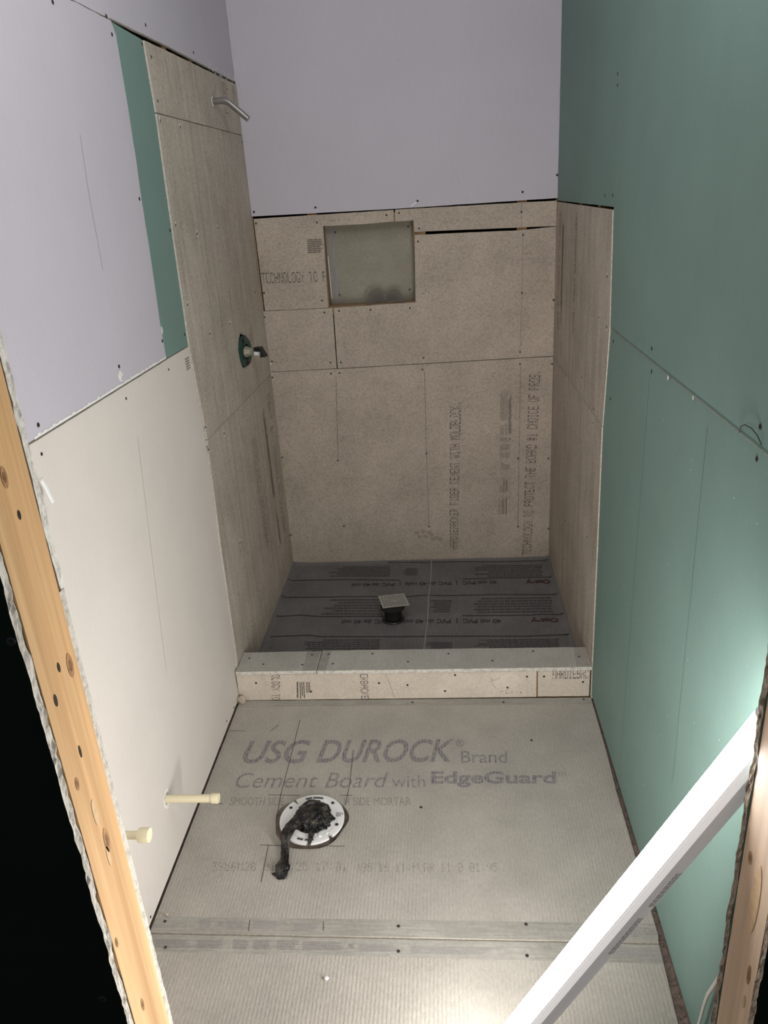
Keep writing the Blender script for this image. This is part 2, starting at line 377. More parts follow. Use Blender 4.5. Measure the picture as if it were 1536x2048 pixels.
def words(mb, surf, text, q, mat, lift=0.0006, shear=0.0, bold=0.0, space=1.0):
    mb.marks.append((len(mb.f), 'printed_lettering'))
    cu = bpy.data.curves.new('t', 'FONT'); cu.body = text; cu.size = 1; cu.shear = shear; cu.offset = bold; cu.space_character = space; cu.resolution_u = 4
    ob = bpy.data.objects.new('t', cu); COL.objects.link(ob); bpy.context.view_layer.update()
    me = bpy.data.meshes.new_from_object(ob.evaluated_get(bpy.context.evaluated_depsgraph_get()))
    x0 = min(v.co.x for v in me.vertices); x1 = max(v.co.x for v in me.vertices); y0 = min(v.co.y for v in me.vertices); y1 = max(v.co.y for v in me.vertices)
    fn, n = SURF[surf]; vs = []
    for v in me.vertices:
        p = bil(q, (v.co.x-x0)/(x1-x0), (v.co.y-y0)/(y1-y0)); vs.append(fn(p.x, p.y, lift))
    fs = []
    for p in me.polygons:
        f = list(p.vertices); a, b, c = (vs[i] for i in f[:3])
        fs.append(f if (b-a).cross(c-a).dot(n) > 0 else f[::-1])
    mb.add(vs, fs, mat); bpy.data.objects.remove(ob); bpy.data.curves.remove(cu); bpy.data.meshes.remove(me)

def screw_mesh(name, mh, mr, r=0.0042):
    mb = MB(); n = 14
    ring = [(r*k[0], k[1]) for k in ((1.0, -0.0006), (0.97, 0.0004), (0.80, 0.0006))]
    vs = [(a*math.cos(2*math.pi*i/n), a*math.sin(2*math.pi*i/n), z) for a, z in ring for i in range(n)]+[(0, 0, 0.0002)]
    fs = [(j*n+i, j*n+(i+1) % n, (j+1)*n+(i+1) % n, (j+1)*n+i) for j in range(2) for i in range(n)]+[(2*n+i, 2*n+(i+1) % n, 3*n) for i in range(n)]
    mb.add(vs, fs, mh, True)
    a, b = r*0.62, r*0.17
    for p, q in ((a, b), (b, a)): mb.add([(-p,-q,0.0007),(p,-q,0.0007),(p,q,0.0007),(-p,q,0.0007)], [(0,1,2,3)], mr)
    me = bpy.data.meshes.new(name); me.from_pydata(mb.v, [], mb.f)
    for mm in mb.mats: me.materials.append(M[mm])
    me.polygons.foreach_set('material_index', mb.mi); me.polygons.foreach_set('use_smooth', mb.sm); me.update(); return me
SM_GREY = screw_mesh('screw', 'screw', 'recess'); SM_BLACK = screw_mesh('screw', 'screwd', 'recess', 0.0045)
srnd = random.Random(5)
def screws(parent, surf, pts, me=SM_GREY, lift=0.0004, scale=1.0):
    fn, n = SURF[surf]
    for p in pts:
        o = bpy.data.objects.new('screw', me); COL.objects.link(o); o.parent = parent
        o.location = fn(p[0], p[1], lift)-world_loc(parent)
        o.rotation_mode = 'QUATERNION'; o.rotation_quaternion = n.to_track_quat('Z', 'Y') @ Matrix.Rotation(srnd.uniform(0, 1.5), 3, 'Z').to_quaternion()
        o.scale = (scale,)*3
def clampu(poly, lo=None, hi=None): return [(min(max(p[0], lo if lo is not None else -9), hi if hi is not None else 9), p[1]) for p in poly]
def ccw_quad_up(q):     # picked as left-bottom, left-top, right-top, right-bottom; text runs bottom to top
    return (q[3], q[2], q[1], q[0])
def cw_quad_down(q):    # text runs top to bottom, picked left-top, left-bottom, right-bottom, right-top
    return (q[0], q[1], q[2], q[3])

DATA = {'back': {'H1': [(0.0082, 1.5391), (0.5711, 1.5403), (0.5686, 1.4961), (0.4644, 1.4912), (0.2856, 1.4944), (0.2774, 1.1825), (0.2769, 1.1764), (0.004, 1.1786), (0.0049, 1.3037)],
          'H2': [(0.5772, 1.5436), (1.2066, 1.536), (1.205, 1.4432), (1.0653, 1.4442), (0.6817, 1.4521), (0.6499, 1.4521), (0.6479, 1.4951), (0.5745, 1.4958)],
          'H3': [(0.6493, 1.4409), (1.0653, 1.4331), (1.2051, 1.4359), (1.2109, 0.9329), (0.2948, 0.9222), (0.2999, 1.1752), (0.6412, 1.1792)],
          'H4': [(0.0035, 1.1745), (0.2957, 1.1754), (0.2905, 0.9224), (0.0119, 0.9249)],
          'H5': [(0.0111, 0.9184), (1.209, 0.9267), (1.2122, -0.0194), (0.0058, -0.0186)],
          'PUR': [(0.0032, 2.2845), (1.2046, 2.1941), (1.2083, 1.543), (0.9101, 1.5415), (0.5969, 1.5424), (0.0013, 1.5489)],
          'lin': [[(0.6661, 0.8893), (0.6598, 0.5244), (0.6569, 0.1695)], [(1.0707, 0.8956), (1.0667, 0.4848), (1.064, 0.1511)], [(0.2855, 0.8901), (0.2613, 0.5073)]],
          'lin2': [[(1.0704, 1.5407), (1.0711, 1.4438)]],
          'lin3': [[(1.0771, 1.4287), (1.0748, 1.1935), (1.0683, 0.9441)]],
          'm1': [(0.2164, 1.4512), (0.2814, 1.4493), (0.2825, 1.3956), (0.2128, 1.3958)],
          'mA': [[(0.9841, 0.6417), (0.9847, 0.8096), (1.0333, 0.8031), (1.025, 0.5901)], [(0.981, 0.4342), (0.984, 0.6372), (1.0228, 0.6355), (1.0273, 0.4324)],
                 [(0.9756, 0.2214), (0.9809, 0.3914), (1.0185, 0.3852), (1.014, 0.2151)]],
          'nband': [(0.2904, 1.4807), (0.3174, 1.481), (0.3123, 1.1787), (0.2821, 1.1782)],
          'niche': [(0.2856, 1.4944), (0.6479, 1.4951), (0.6413, 1.1812), (0.2774, 1.1825)],
          'qHARD': [(0.7479, 0.0515), (0.7682, 0.7494), (0.8178, 0.7538), (0.7851, 0.0504)],
          'qT1': [(0.0128, 1.333), (0.28, 1.3239), (0.2803, 1.2825), (0.0136, 1.2893)],
          'qTECH': [(1.0831, 0.0129), (1.1063, 0.8748), (1.1542, 0.8725), (1.1245, 0.0117)],
          'scr1': [(0.0162, 1.5217), (0.2629, 1.5107), (0.5423, 1.5218), (0.0152, 1.2511), (0.2546, 1.208)],
          'scr2': [(0.5921, 1.5262), (0.6683, 1.4641), (1.0707, 1.5008)],
          'scr3': [(0.6622, 1.4156), (1.0772, 1.4156), (1.0748, 1.1935), (1.2017, 1.159), (1.0682, 0.9546), (0.6644, 0.9492), (0.3218, 1.1618), (0.4534, 1.1589), (0.6175, 1.1583), (0.3121, 0.9471)],
          'scr4': [(0.2605, 1.1589), (0.0052, 1.1539), (0.0146, 0.9659), (0.267, 0.9493)],
          'scr5': [(0.0085, 0.8967), (0.2649, 0.902), (0.3018, 0.9024), (0.6581, 0.9005), (1.0685, 0.9041), (1.2014, 0.8977), (0.2613, 0.5073), (0.2618, 0.1851), (0.0106, 0.5315), (0.6598, 0.5244),
                   (0.6569, 0.1695), (1.0623, 0.4849), (1.1953, 0.4797), (1.064, 0.1561), (1.2044, 0.1415), (0.0047, 0.1472)],
          'scrN': [(0.32, 1.4716), (0.6229, 1.4705), (0.3167, 1.2247), (0.6166, 1.2224)],
          'scrP': [(0.0136, 1.565), (0.2623, 1.5665), (0.667, 1.5656), (1.0741, 1.5729), (1.2057, 1.57)],
          'stain': [(0.587, 0.1591), (0.6381, 0.1625), (0.6741, 0.136), (0.7148, 0.1092), (0.7004, 0.0942), (0.6546, 0.1111), (0.6167, 0.0969), (0.5897, 0.1183)],
          'tTECH': [(1.0831, 0.0155), (1.0923, 0.0153), (1.1146, 0.8722)]},
 'curb': {'band1': [(0.2322, 0.1049), (0.2816, 0.1098), (0.2776, 0.0177), (0.2358, 0.0188)],
          'band2': [(1.1682, 0.1121), (1.204, 0.1142), (1.1961, 0.0121), (1.1555, 0.0131)],
          'cr': [[(0.5194, 0.1183), (0.5317, 0.0676), (0.5436, 0.0079)]],
          'fA': [(0.0143, 0.1166), (1.0247, 0.1059), (1.0261, 0.0035), (0.0015, -0.0017)],
          'fB': [(1.0296, 0.1058), (1.1993, 0.1069), (1.2019, 0.0032), (1.0311, 0.0034)],
          'm': [(0.2102, 0.0766), (0.2024, 0.0041), (0.2305, 0.0038), (0.2345, 0.0762)],
          'm2': [(0.2414, 0.0761), (0.2401, 0.012), (0.2558, 0.0118), (0.2588, 0.0759)],
          'scrA': [(0.0698, 0.0726), (0.2581, 0.0347), (0.4957, 0.0661), (0.5924, 0.0565), (0.7543, 0.0944), (0.7187, 0.0302), (0.9291, 0.0414), (0.9936, 0.0846)],
          'scrB': [(1.0497, 0.0837), (1.1783, 0.0598)],
          'scrT': [(0.0347, 0.079), (0.0932, 0.0404), (0.2553, 0.0948), (0.2315, 0.0339), (0.4693, 0.095), (0.5956, 0.0425), (0.7342, 0.0875), (0.8821, 0.0409), (1.0236, 0.0947), (1.1726, 0.057),
                   (0.3373, 0.0372), (0.3137, 0.0963)],
          'tEB': [(0.4358, 0.1137), (0.4276, 0.0033), (0.4553, 0.0029), (0.463, 0.1132)],
          'tLOG': [(0.129, 0.1126), (0.1141, 0.0032), (0.1441, 0.0028), (0.1585, 0.1122)],
          'tR': [(1.0754, 0.109), (1.1993, 0.1069), (1.2006, 0.0753), (1.0761, 0.0773)],
          'topL': [(0.0064, 0.0185), (0.0038, 0.1178), (0.2856, 0.1193), (0.285, 0.0145)],
          'topR': [(0.2887, 0.1224), (0.6699, 0.1175), (1.2051, 0.111), (1.2043, 0.0032), (0.2902, 0.0144)],
          'x': [[(0.8658, 0.0645), (0.9042, 0.08)], [(0.8759, 0.0824), (0.8774, 0.0623), (0.8906, 0.0359)]]},
 'floor': {'395': [(0.1063, -0.7259), (0.4624, -0.7223), (0.4592, -0.6936), (0.0982, -0.6969)],
           '395b': [(0.4847, -0.7252), (0.8465, -0.7215), (0.846, -0.6933), (0.4818, -0.6967)],
           'Board': [(0.3626, -0.425), (0.55, -0.4233), (0.5448, -0.3628), (0.3569, -0.3621)],
           'Brand': [(0.7638, -0.3205), (0.9015, -0.3212), (0.9058, -0.2678), (0.7652, -0.2667)],
           'Cement': [(0.0921, -0.4247), (0.34, -0.423), (0.3325, -0.362), (0.0824, -0.361)],
           'DUR': [(0.3198, -0.3181), (0.7412, -0.316), (0.7446, -0.2104), (0.3167, -0.2111)],
           'Edge': [(0.6742, -0.4234), (1.0338, -0.424), (1.0415, -0.3584), (0.6735, -0.3569)],
           'EdgeR': [(1.1153, -0.9001), (1.1981, -0.8987), (1.1973, -0.8755), (1.1158, -0.8769)],
           'F1': [(0.0005, -0.0022), (1.2118, -0.0096), (1.2008, -0.438), (1.2052, -0.6838), (1.2043, -0.8922), (1.1949, -0.9113), (0.0015, -0.906)],
           'F2': [(0.0027, -0.9127), (1.1951, -0.9188), (1.2073, -0.9186), (1.1979, -1.0965), (0.0036, -1.1266)],
           'Guard': [(0.0071, -0.8937), (0.089, -0.8938), (0.0847, -0.8719), (0.0013, -0.8704)],
           'SM': [(0.095, -0.495), (0.2533, -0.4948), (0.2473, -0.4633), (0.0898, -0.4633)],
           'SM2': [(0.427, -0.4945), (0.6183, -0.4943), (0.6158, -0.4633), (0.4234, -0.4633)],
           'TM': [(1.0415, -0.3792), (1.0674, -0.3793), (1.0702, -0.3606), (1.0441, -0.3605)],
           'USG': [(0.0878, -0.319), (0.2983, -0.3202), (0.2875, -0.2108), (0.0755, -0.2136)],
           'apron': [(0.0022, -0.9114), (1.2124, -0.916)],
           'chip': [(0.448, -1.0168)],
           'crease': [(0.6618, 1.0804), (0.6594, 0.8643), (0.6522, 0.7273), (0.6508, 0.5198), (0.6387, 0.3007)],
           'drainb': [(0.5111, 0.5133)],
           'flc': [(0.3431, -0.5494)],
           'fle': [(0.2543, -0.5699), (0.4428, -0.5693), (0.333, -0.4708), (0.3618, -0.6571)],
           'holeo': [(0.2395, -0.5497), (0.2354, -0.4928), (0.2781, -0.4533), (0.3285, -0.4453), (0.3891, -0.4573), (0.4319, -0.5117), (0.434, -0.5673), (0.4208, -0.629), (0.3996, -0.6428),
                     (0.3248, -0.6416), (0.28, -0.6213)],
           'holes': [(0.1584, -0.1523)],
           'mc': [[(0.121, -0.8932), (0.1529, -0.8927), (0.146, -0.8681), (0.1137, -0.8686)], [(0.1661, -0.8871), (0.1808, -0.8868), (0.1772, -0.8732), (0.1624, -0.8734)],
                  [(0.1871, -0.8921), (0.2411, -0.8926), (0.236, -0.8709), (0.1814, -0.8704)], [(0.2533, -0.8924), (0.3189, -0.8927), (0.3147, -0.871), (0.2483, -0.8707)],
                  [(0.3532, -0.8948), (0.4158, -0.8951), (0.4129, -0.8749), (0.3496, -0.8746)], [(0.0286, -0.9477), (0.125, -0.9473), (0.1204, -0.924), (0.0253, -0.9243)],
                  [(0.131, -0.9471), (0.1992, -0.9472), (0.1934, -0.9253), (0.1244, -0.9252)], [(0.2161, -0.9481), (0.2598, -0.9473), (0.2554, -0.9229), (0.212, -0.9223)],
                  [(0.2649, -0.9485), (0.3108, -0.9476), (0.3067, -0.922), (0.2614, -0.9228)], [(0.3202, -0.9475), (0.3766, -0.9477), (0.3735, -0.9221), (0.3174, -0.9218)],
                  [(0.3813, -0.9476), (0.4792, -0.947), (0.4777, -0.9241), (0.3796, -0.9233)], [(0.4889, -0.9405), (0.5029, -0.9403), (0.5017, -0.9288), (0.4877, -0.9291)],
                  [(0.5117, -0.9477), (0.6084, -0.9471), (0.6076, -0.9295), (0.5099, -0.9287)], [(0.6315, -0.9516), (0.846, -0.9525), (0.8475, -0.9326), (0.6308, -0.9316)],
                  [(1.089, -0.9514), (1.1872, -0.9495), (1.1863, -0.9276), (1.0896, -0.9269)]],
           'pan': [(0.0067, 1.0499), (1.2101, 1.058), (1.2412, 0.293), (-0.0543, 0.2933)],
           'pan_lines': [[(0.0017, 0.9079), (0.2934, 0.9025), (0.522, 0.8857)], [(0.8019, 0.8807), (0.9678, 0.8816), (1.1953, 0.8791)],
                         [(0.0046, 0.7482), (0.3106, 0.7431), (0.5725, 0.731), (0.6369, 0.7413), (0.7015, 0.7339), (0.9569, 0.7308), (1.1969, 0.7195)],
                         [(0.0149, 0.5845), (0.1155, 0.5928), (0.2026, 0.5771), (0.4749, 0.5703)], [(0.7929, 0.5617), (1.0643, 0.5548), (1.1149, 0.5607), (1.1994, 0.5534)],
                         [(0.0217, 0.4275), (0.183, 0.4333), (0.2253, 0.4207), (0.5445, 0.4099), (0.6621, 0.4096), (1.0283, 0.3973), (1.1621, 0.4036), (1.1955, 0.3988)],
                         [(-0.0255, 1.0676), (0.2758, 1.066), (0.655, 1.0544), (0.7485, 1.0541), (0.9797, 1.0457), (1.1991, 1.043)]],
           'pan_m': [[(0.4747, 0.9223), (0.186, 0.9327), (0.1762, 1.0402), (0.4731, 1.0284)], [(0.5998, 0.9254), (0.5314, 0.9291), (0.5327, 1.0043), (0.5978, 1.0007)],
                     [(1.1613, 0.8857), (0.8356, 0.8934), (0.8448, 1.0173), (1.167, 1.0038)], [(0.4639, 0.5789), (0.1796, 0.5903), (0.2024, 0.7302), (0.4544, 0.7188)],
                     [(1.1621, 0.5708), (0.8137, 0.5769), (0.8289, 0.7104), (1.176, 0.7032)], [(0.7424, 0.5879), (0.6601, 0.5913), (0.6632, 0.7006), (0.7544, 0.6964)],
                     [(0.473, 0.3056), (0.1626, 0.3148), (0.1676, 0.4041), (0.4704, 0.3978)], [(1.1513, 0.3024), (0.8233, 0.3055), (0.8359, 0.3821), (1.1585, 0.3786)],
                     [(0.7484, 0.3181), (0.6441, 0.3178), (0.6471, 0.3704), (0.7492, 0.3671)]],
           'pan_o1': [(1.1811, 0.8703), (1.0761, 0.8664), (1.0752, 0.8151), (1.183, 0.8188)],
           'pan_o2': [(1.1696, 0.5388), (1.0622, 0.5352), (1.0615, 0.4926), (1.1734, 0.496)],
           'pan_t1': [(0.9493, 0.8683), (0.308, 0.8727), (0.3097, 0.8347), (0.9529, 0.8258)],
           'pan_t2': [(0.945, 0.5398), (0.2995, 0.5571), (0.3, 0.5173), (0.9459, 0.497)],
           'pen': [[(0.2345, -0.1094), (0.2357, -0.258), (0.2358, -0.4573), (0.2423, -0.5497)], [(0.4299, -0.2595), (0.434, -0.4128), (0.4311, -0.4926)], [(0.1979, -0.4533), (0.2932, -0.4553)],
                   [(0.4108, -0.4554), (0.4473, -0.4554)], [(0.2148, -0.639), (0.2907, -0.6419)], [(0.2381, -0.6388), (0.244, -0.7603)], [(0.379, -0.6413), (0.4468, -0.6425)],
                   [(0.0336, -0.4872), (0.0727, -0.4891)], [(0.0064, -0.1632), (0.0604, -0.1638)], [(0.1447, -0.1673), (0.1683, -0.1345)], [(0.2406, -0.8694), (0.2439, -0.8993)],
                   [(0.4208, -0.8707), (0.4244, -0.8963)]],
           'reg': [(0.7502, -0.2481), (0.7749, -0.2484), (0.7744, -0.2131), (0.7509, -0.2128)],
           'scr': [(0.6018, -0.8813), (0.9012, -0.8712), (0.6049, -0.9459), (0.8951, -0.9515), (0.0312, -0.8769), (0.0559, -0.946), (0.9854, -0.2198), (0.6468, -0.5019), (1.1856, -0.0091),
                   (0.6074, -0.021), (0.9136, -0.0263), (1.019, -0.9636)],
           'scr_pan': [[(0.9826, 0.4206), (1.0131, 0.438), (1.0385, 0.4594)], [(1.0045, 0.4494), (1.0309, 0.4226)], [(0.8655, 0.5951), (0.8954, 0.5817), (0.9148, 0.5688)]],
           'with': [(0.5618, -0.4233), (0.6567, -0.4234), (0.6559, -0.3738), (0.559, -0.3735)]},
 'left': {'BE': [(-0.868, 1.2199), (-0.1316, 1.2198), (0.0645, 1.2138), (0.0779, 0.9264), (0.0704, 0.531), (0.0504, 0.1544), (-0.0176, 0.0073), (-0.9003, -0.0038)],
          'G': [(-0.1105, 2.0103), (0.0821, 2.0067), (0.0932, 1.8382), (0.077, 1.5698), (0.0547, 1.223), (-0.129, 1.2248), (-0.14, 1.3282), (-0.1255, 1.504), (-0.1217, 1.624), (-0.11, 1.7281),
                (-0.1066, 1.8392), (-0.1074, 1.9864)],
          'H1': [(0.096, 2.0056), (0.3068, 2.0085), (1.0509, 2.0137), (1.0732, 1.843), (0.0973, 1.8385)],
          'H2': [(0.096, 1.836), (1.0712, 1.8394), (1.0756, 1.547), (1.1207, 0.9101), (0.0937, 0.9248), (0.0695, 1.2231)],
          'H3': [(0.0914, 0.9205), (1.127, 0.9021), (1.0764, -0.0185), (-0.0143, 0.0132), (0.0451, 0.1578), (0.0693, 0.5863)],
          'P0': [(-0.3215, 2.0154), (-0.1164, 2.0163), (0.3103, 2.0152), (1.0558, 2.0225), (1.085, 2.2875)],
          'P1': [(-0.3346, 2.0128), (-0.124, 2.0129), (-0.1051, 1.997), (-0.1066, 1.8392), (-0.11, 1.7281), (-0.1217, 1.624), (-0.1255, 1.504), (-0.14, 1.3282), (-0.1409, 1.2258), (-0.8721, 1.2269)],
          'P1b': [(-0.8555, 1.5056), (-0.8738, 1.2274)],
          'arm': [(0.6929, 1.9219)],
          'hole': [(0.6687, 1.1654), (0.6092, 1.1411), (0.5908, 1.1082), (0.5996, 1.0698), (0.6142, 1.0408), (0.6437, 1.0231), (0.7066, 1.019), (0.7741, 1.0183), (0.8079, 1.0468), (0.7888, 1.0895),
                   (0.7456, 1.1318)],
          'lin': [[(-0.4201, 1.0893), (-0.4642, 0.8339), (-0.5233, 0.4857)], [(-0.9331, 0.4889), (-0.9084, 0.7617)]],
          'linH3': [[(0.2762, 0.8818), (0.2545, 0.5585), (0.2605, 0.4382)], [(0.428, 1.2408), (0.4071, 1.1435)]],
          'linP': [[(-0.4196, 1.7547), (-0.433, 1.6376), (-0.4363, 1.4831)]],
          'mark': [(0.0188, 1.2007), (0.0718, 1.1901), (0.0635, 1.1558), (0.0092, 1.1646)],
          'pipe1': [(-0.6729, 0.1917)],
          'scrB': [(-0.1325, 1.194), (0.0471, 1.1994), (-0.4423, 1.1924), (-0.8596, 1.1938), (0.0509, 0.9172), (0.0229, 0.6779), (0.0353, 0.1906), (-0.153, 0.0325), (-0.0614, 0.0172),
                   (-0.8811, 0.0199)],
          'scrG': [(0.0765, 1.9958), (0.0629, 1.5428), (0.0445, 1.2582)],
          'scrH1': [(0.1243, 1.9732), (0.1212, 1.8694), (0.9169, 1.9829)],
          'scrH2': [(1.0874, 1.8682), (0.2883, 1.8177), (0.1159, 1.8207), (0.5418, 1.5302), (0.109, 1.5554), (0.3003, 1.5217), (0.5321, 1.2109), (0.2816, 1.219), (0.104, 1.3341), (0.5421, 0.9398),
                    (0.0927, 0.9642), (0.969, 1.2662), (1.1293, 0.906)],
          'scrH3': [(0.5333, 0.8969), (0.2731, 0.888), (0.0874, 0.8922), (0.5185, 0.5098), (0.2707, 0.483), (0.5676, 0.1284), (0.8228, 0.2004), (1.0492, 0.1547), (0.2654, 0.1406)],
          'scrP': [(-0.4278, 1.9914), (-0.1484, 2.0166), (-0.133, 1.9833), (-0.4517, 1.2705), (-0.1379, 1.6266), (-0.1482, 1.2742), (-0.8508, 1.2472), (-0.8754, 1.2544)],
          'scrP0': [(0.1283, 2.0468), (0.5536, 2.045)],
          'st1': [[(0.8597, 0.7993), (0.8623, 0.7018), (0.8434, 0.4396)], [(0.6608, 0.7433), (0.6259, 0.5892)], [(0.8539, 0.3655), (0.8575, 0.2205)]],
          'torn': [(-0.4565, 1.261), (-0.4379, 1.2499), (-0.4542, 1.2418), (-0.4438, 1.2323), (-0.4644, 1.2395), (-0.4698, 1.2524)],
          'vc': [(0.7091, 1.0816)]},
 'right': {'G0': [(1.1028, 2.1999), (0.0331, 1.993), (0.024, 1.5309), (1.0608, 1.5341)],
           'G1': [(0.0331, 1.993), (0.024, 1.5309), (-0.0209, 1.2268), (-0.5905, 1.2225), (-0.8914, 1.2246), (-1.0947, 1.2246)],
           'G2': [(-0.0219, 1.2229), (-0.5916, 1.2186), (-0.8927, 1.2207), (-1.0958, 1.2213), (0.0329, 0.9363), (0.0116, 0.309), (-0.0372, 0.0244), (-0.5679, 0.0212), (-0.9242, 0.0152),
                  (-1.0984, 0.0032)],
           'H1': [(1.0598, 1.5288), (0.0289, 1.5259), (-0.0083, 1.2247), (0.0339, 0.9406), (1.0719, 0.9328)],
           'H2': [(1.0706, 0.9247), (0.0395, 0.9329), (0.0192, 0.1133), (-0.0084, -0.0069), (1.0489, -0.0032)],
           'lin': [[(0.9741, 1.4931), (0.9509, 1.068)], [(0.8989, 1.495), (0.871, 1.0715)], [(0.5911, 1.5029), (0.5801, 1.1543)]],
           'lin2': [[(0.3119, 0.9224), (0.4389, 0.7811)], [(0.1655, 0.8975), (0.0911, 0.5026)]],
           'scr0': [(0.0155, 1.8417), (0.0031, 1.8155), (0.1542, 1.5528), (0.0298, 1.5539)],
           'scr1': [(1.1672, 1.5012), (1.0517, 1.1611)],
           'scr1b': [(0.3849, 0.9967), (0.1608, 0.9483), (0.1484, 1.2294), (0.0309, 1.2197), (0.0569, 1.3524)],
           'scr2': [(0.3863, 0.9592), (0.1673, 0.905), (0.6115, 0.6337), (0.6231, 0.3733), (0.182, 0.5069), (0.0617, 0.5238), (0.0443, 0.89), (0.6421, 0.198)],
           'scrG1': [(-0.4477, 1.2511), (-1.0626, 1.2552), (-0.0613, 1.195)],
           'scrG2': [(-0.4532, 1.2014), (-1.0618, 1.2051), (-0.0135, 1.204), (-0.042, 1.0363)],
           'scuff': [[(-0.6004, 1.2011), (-0.6013, 1.1857)], [(-0.6165, 1.208), (-0.6143, 1.1786)], [(0.5244, 0.8841), (0.4551, 0.8576)], [(-0.8117, 1.1369), (-0.8638, 1.0601)]],
           'thread': [(-0.9925, 1.2248), (-1.0012, 1.2371), (-1.0191, 1.2455), (-1.0459, 1.248), (-1.0664, 1.2435), (-1.081, 1.233)]}}

BK, LF, RT, FL, CB = DATA['back'], DATA['left'], DATA['right'], DATA['floor'], DATA['curb']

# ------------------------------------------------------------------ structure: framing behind the boards, floor, ceiling
def structure(name, mb, label):
    o = mb.build(name); return tag(o, label, kind='structure')
def stud_part(parent, a, b, mat='studin'):
    return MB().box(a, b, mat).build('stud', parent)
T = 0.0127
wb = structure('wall_back', MB().box((-0.13, D+0.105, -0.2), (W+0.13, D+0.12, CEIL), 'void'), 'dark sheathing behind the framed back wall')
for x in (-0.035, 0.225, 0.655, 1.055, 1.205):
    stud_part(wb, (x, D+T+0.0005, -0.03), (x+0.038, D+0.1, CEIL-0.01))
wl = structure('wall_left', MB().box((-0.125, YF, -0.2), (-0.11, D+0.1, CEIL), 'void'), 'dark sheathing behind the framed left wall')
for y in (-1.2, -0.86, -0.45, -0.13, 0.30, 0.55, 0.85):
    stud_part(wl, (-0.105, y-0.019, -0.01), (-T-0.0005, y+0.019, CEIL-0.01))
wr = structure('wall_right', MB().box((W+0.11, YF, -0.2), (W+0.125, D+0.1, CEIL), 'void'), 'dark sheathing behind the framed right wall')
for y in (-1.06, -0.62, -0.02, 0.30, 0.62, 1.0):
    stud_part(wr, (W+T+0.0005, y-0.019, -0.01), (W+0.105, y+0.019, CEIL-0.01))
structure('floor', MB().box((-0.105, YF-0.12, -0.035), (W+0.105, D+0.1, -T-0.0003), 'ply'), 'plywood subfloor under the cement boards')
structure('ceiling', MB().box((-0.125, YF-0.12, CEIL), (W+0.125, D+0.12, CEIL+0.02), 'ceil'), 'plain ceiling above the frame')
wf = structure('wall_front', MB().box((-0.9, YO+T+0.001, 2.10), (W+0.9, YF-T-0.001, CEIL), 'studin'), 'framed wall with the opening the picture is taken through')
structure('hall_floor', MB().box((-1.2, -3.2, -0.05), (W+1.2, YF-0.125, -0.013), 'hallfloor'), 'unlit floor outside the opening')

# ------------------------------------------------------------------ back wall boards
mb = MB(); slab(mb, 'back', [(0.0005, 1.5489), (0.3, 1.5455), (0.5969, 1.5424), (0.9101, 1.5425), (W-0.0005, 1.543), (W-0.0005, CEIL-0.002), (0.0005, CEIL-0.002)], 'purple', lift=0.002, seed=1)
line(mb, 'back', [(0.667, 1.5645), (0.648, 1.553), (0.640, 1.547)], 'gypsumw', 0.005, 0.0026)
for p in ((0.62, 2.05), (0.83, 1.62), (0.56, 1.66)): spot(mb, 'back', p, 0.0025, 'pencilp', 0.0026, seed=3)
o = tag(mb.build('drywall_panel'), 'large lilac drywall sheet filling the top of the back wall above the cement boards', 'drywall')
screws(o, 'back', [p for p in BK['scrP'] if p[0] < W-0.004]+[(1.2045, 1.625)], SM_BLACK, 0.0026)

p = BK['H1']
mb = MB(); slab(mb, 'back', [(0.0085, 1.5391), (0.5711, 1.5388), (0.5686, 1.4961), (0.464, 1.4935), (0.2856, 1.4955), (0.2774, 1.1825), (0.2769, 1.1772), (0.0105, 1.1790)], 'hardie', 'hedge', seed=2)
o = tag(mb.build('cement_board'), 'tan cement board left of the wall niche printed TECHNOLOGY TO P', 'cement board')
mb = MB(); dots(mb, 'back', 'TECHNOLOGY TO P', (BK['qT1'][3], BK['qT1'][2], BK['qT1'][1], BK['qT1'][0]), 'ink', skip=0.06)
q = BK['m1']; tiny(mb, 'back', (q[3], q[2], q[1], q[0]), 8, 'ink', seed=4, words=(0.08, 0.3)); build_marks(mb, o)
screws(o, 'back', BK['scr1'])
mb = MB(); slab(mb, 'back', [(0.5772, 1.5395), (1.2066, 1.534), (1.2055, 1.4415), (1.0653, 1.4442), (0.6817, 1.4521), (0.6493, 1.4521), (0.6479, 1.4951), (0.5750, 1.4958)], 'hardie', 'hedge', seed=3)
line(mb, 'back', BK['lin2'][0], 'pencilf', 0.0018)
o = tag(mb.build('cement_board'), 'narrow tan cement board strip right of the niche top, under the lilac sheet', 'cement board'); screws(o, 'back', BK['scr2'])
mb = MB(); slab(mb, 'back', [(0.6493, 1.4409), (1.0653, 1.4338), (1.2051, 1.4395), (1.2080, 0.9315), (0.2958, 0.9225), (0.2999, 1.1752), (0.6412, 1.1792)], 'hardie', 'hedge', seed=4)
line(mb, 'back', BK['lin3'][0], 'pencilf', 0.0018)
for k in range(7): spot(mb, 'back', (0.672+0.006*k % 0.03, 1.214+0.004*(k % 3)), 0.003, 'gypsum' if k % 2 else 'pencilf', seed=k)
o = tag(mb.build('cement_board'), 'wide tan cement board right of and below the niche, notched around it', 'cement board'); screws(o, 'back', BK['scr3'])
mb = MB(); slab(mb, 'back', [(0.0008, 1.1768), (0.2949, 1.1754), (0.2908, 0.9226), (0.0030, 0.9215)], 'hardie', 'hedge', seed=5)
spot(mb, 'back', (0.008, 0.955), 0.007, 'gypsum', seed=9); spot(mb, 'back', (0.006, 0.94), 0.006, 'putty', seed=10)
o = tag(mb.build('cement_board'), 'small squarish cement board in the back left corner beside the shower valve', 'cement board'); screws(o, 'back', BK['scr4'])
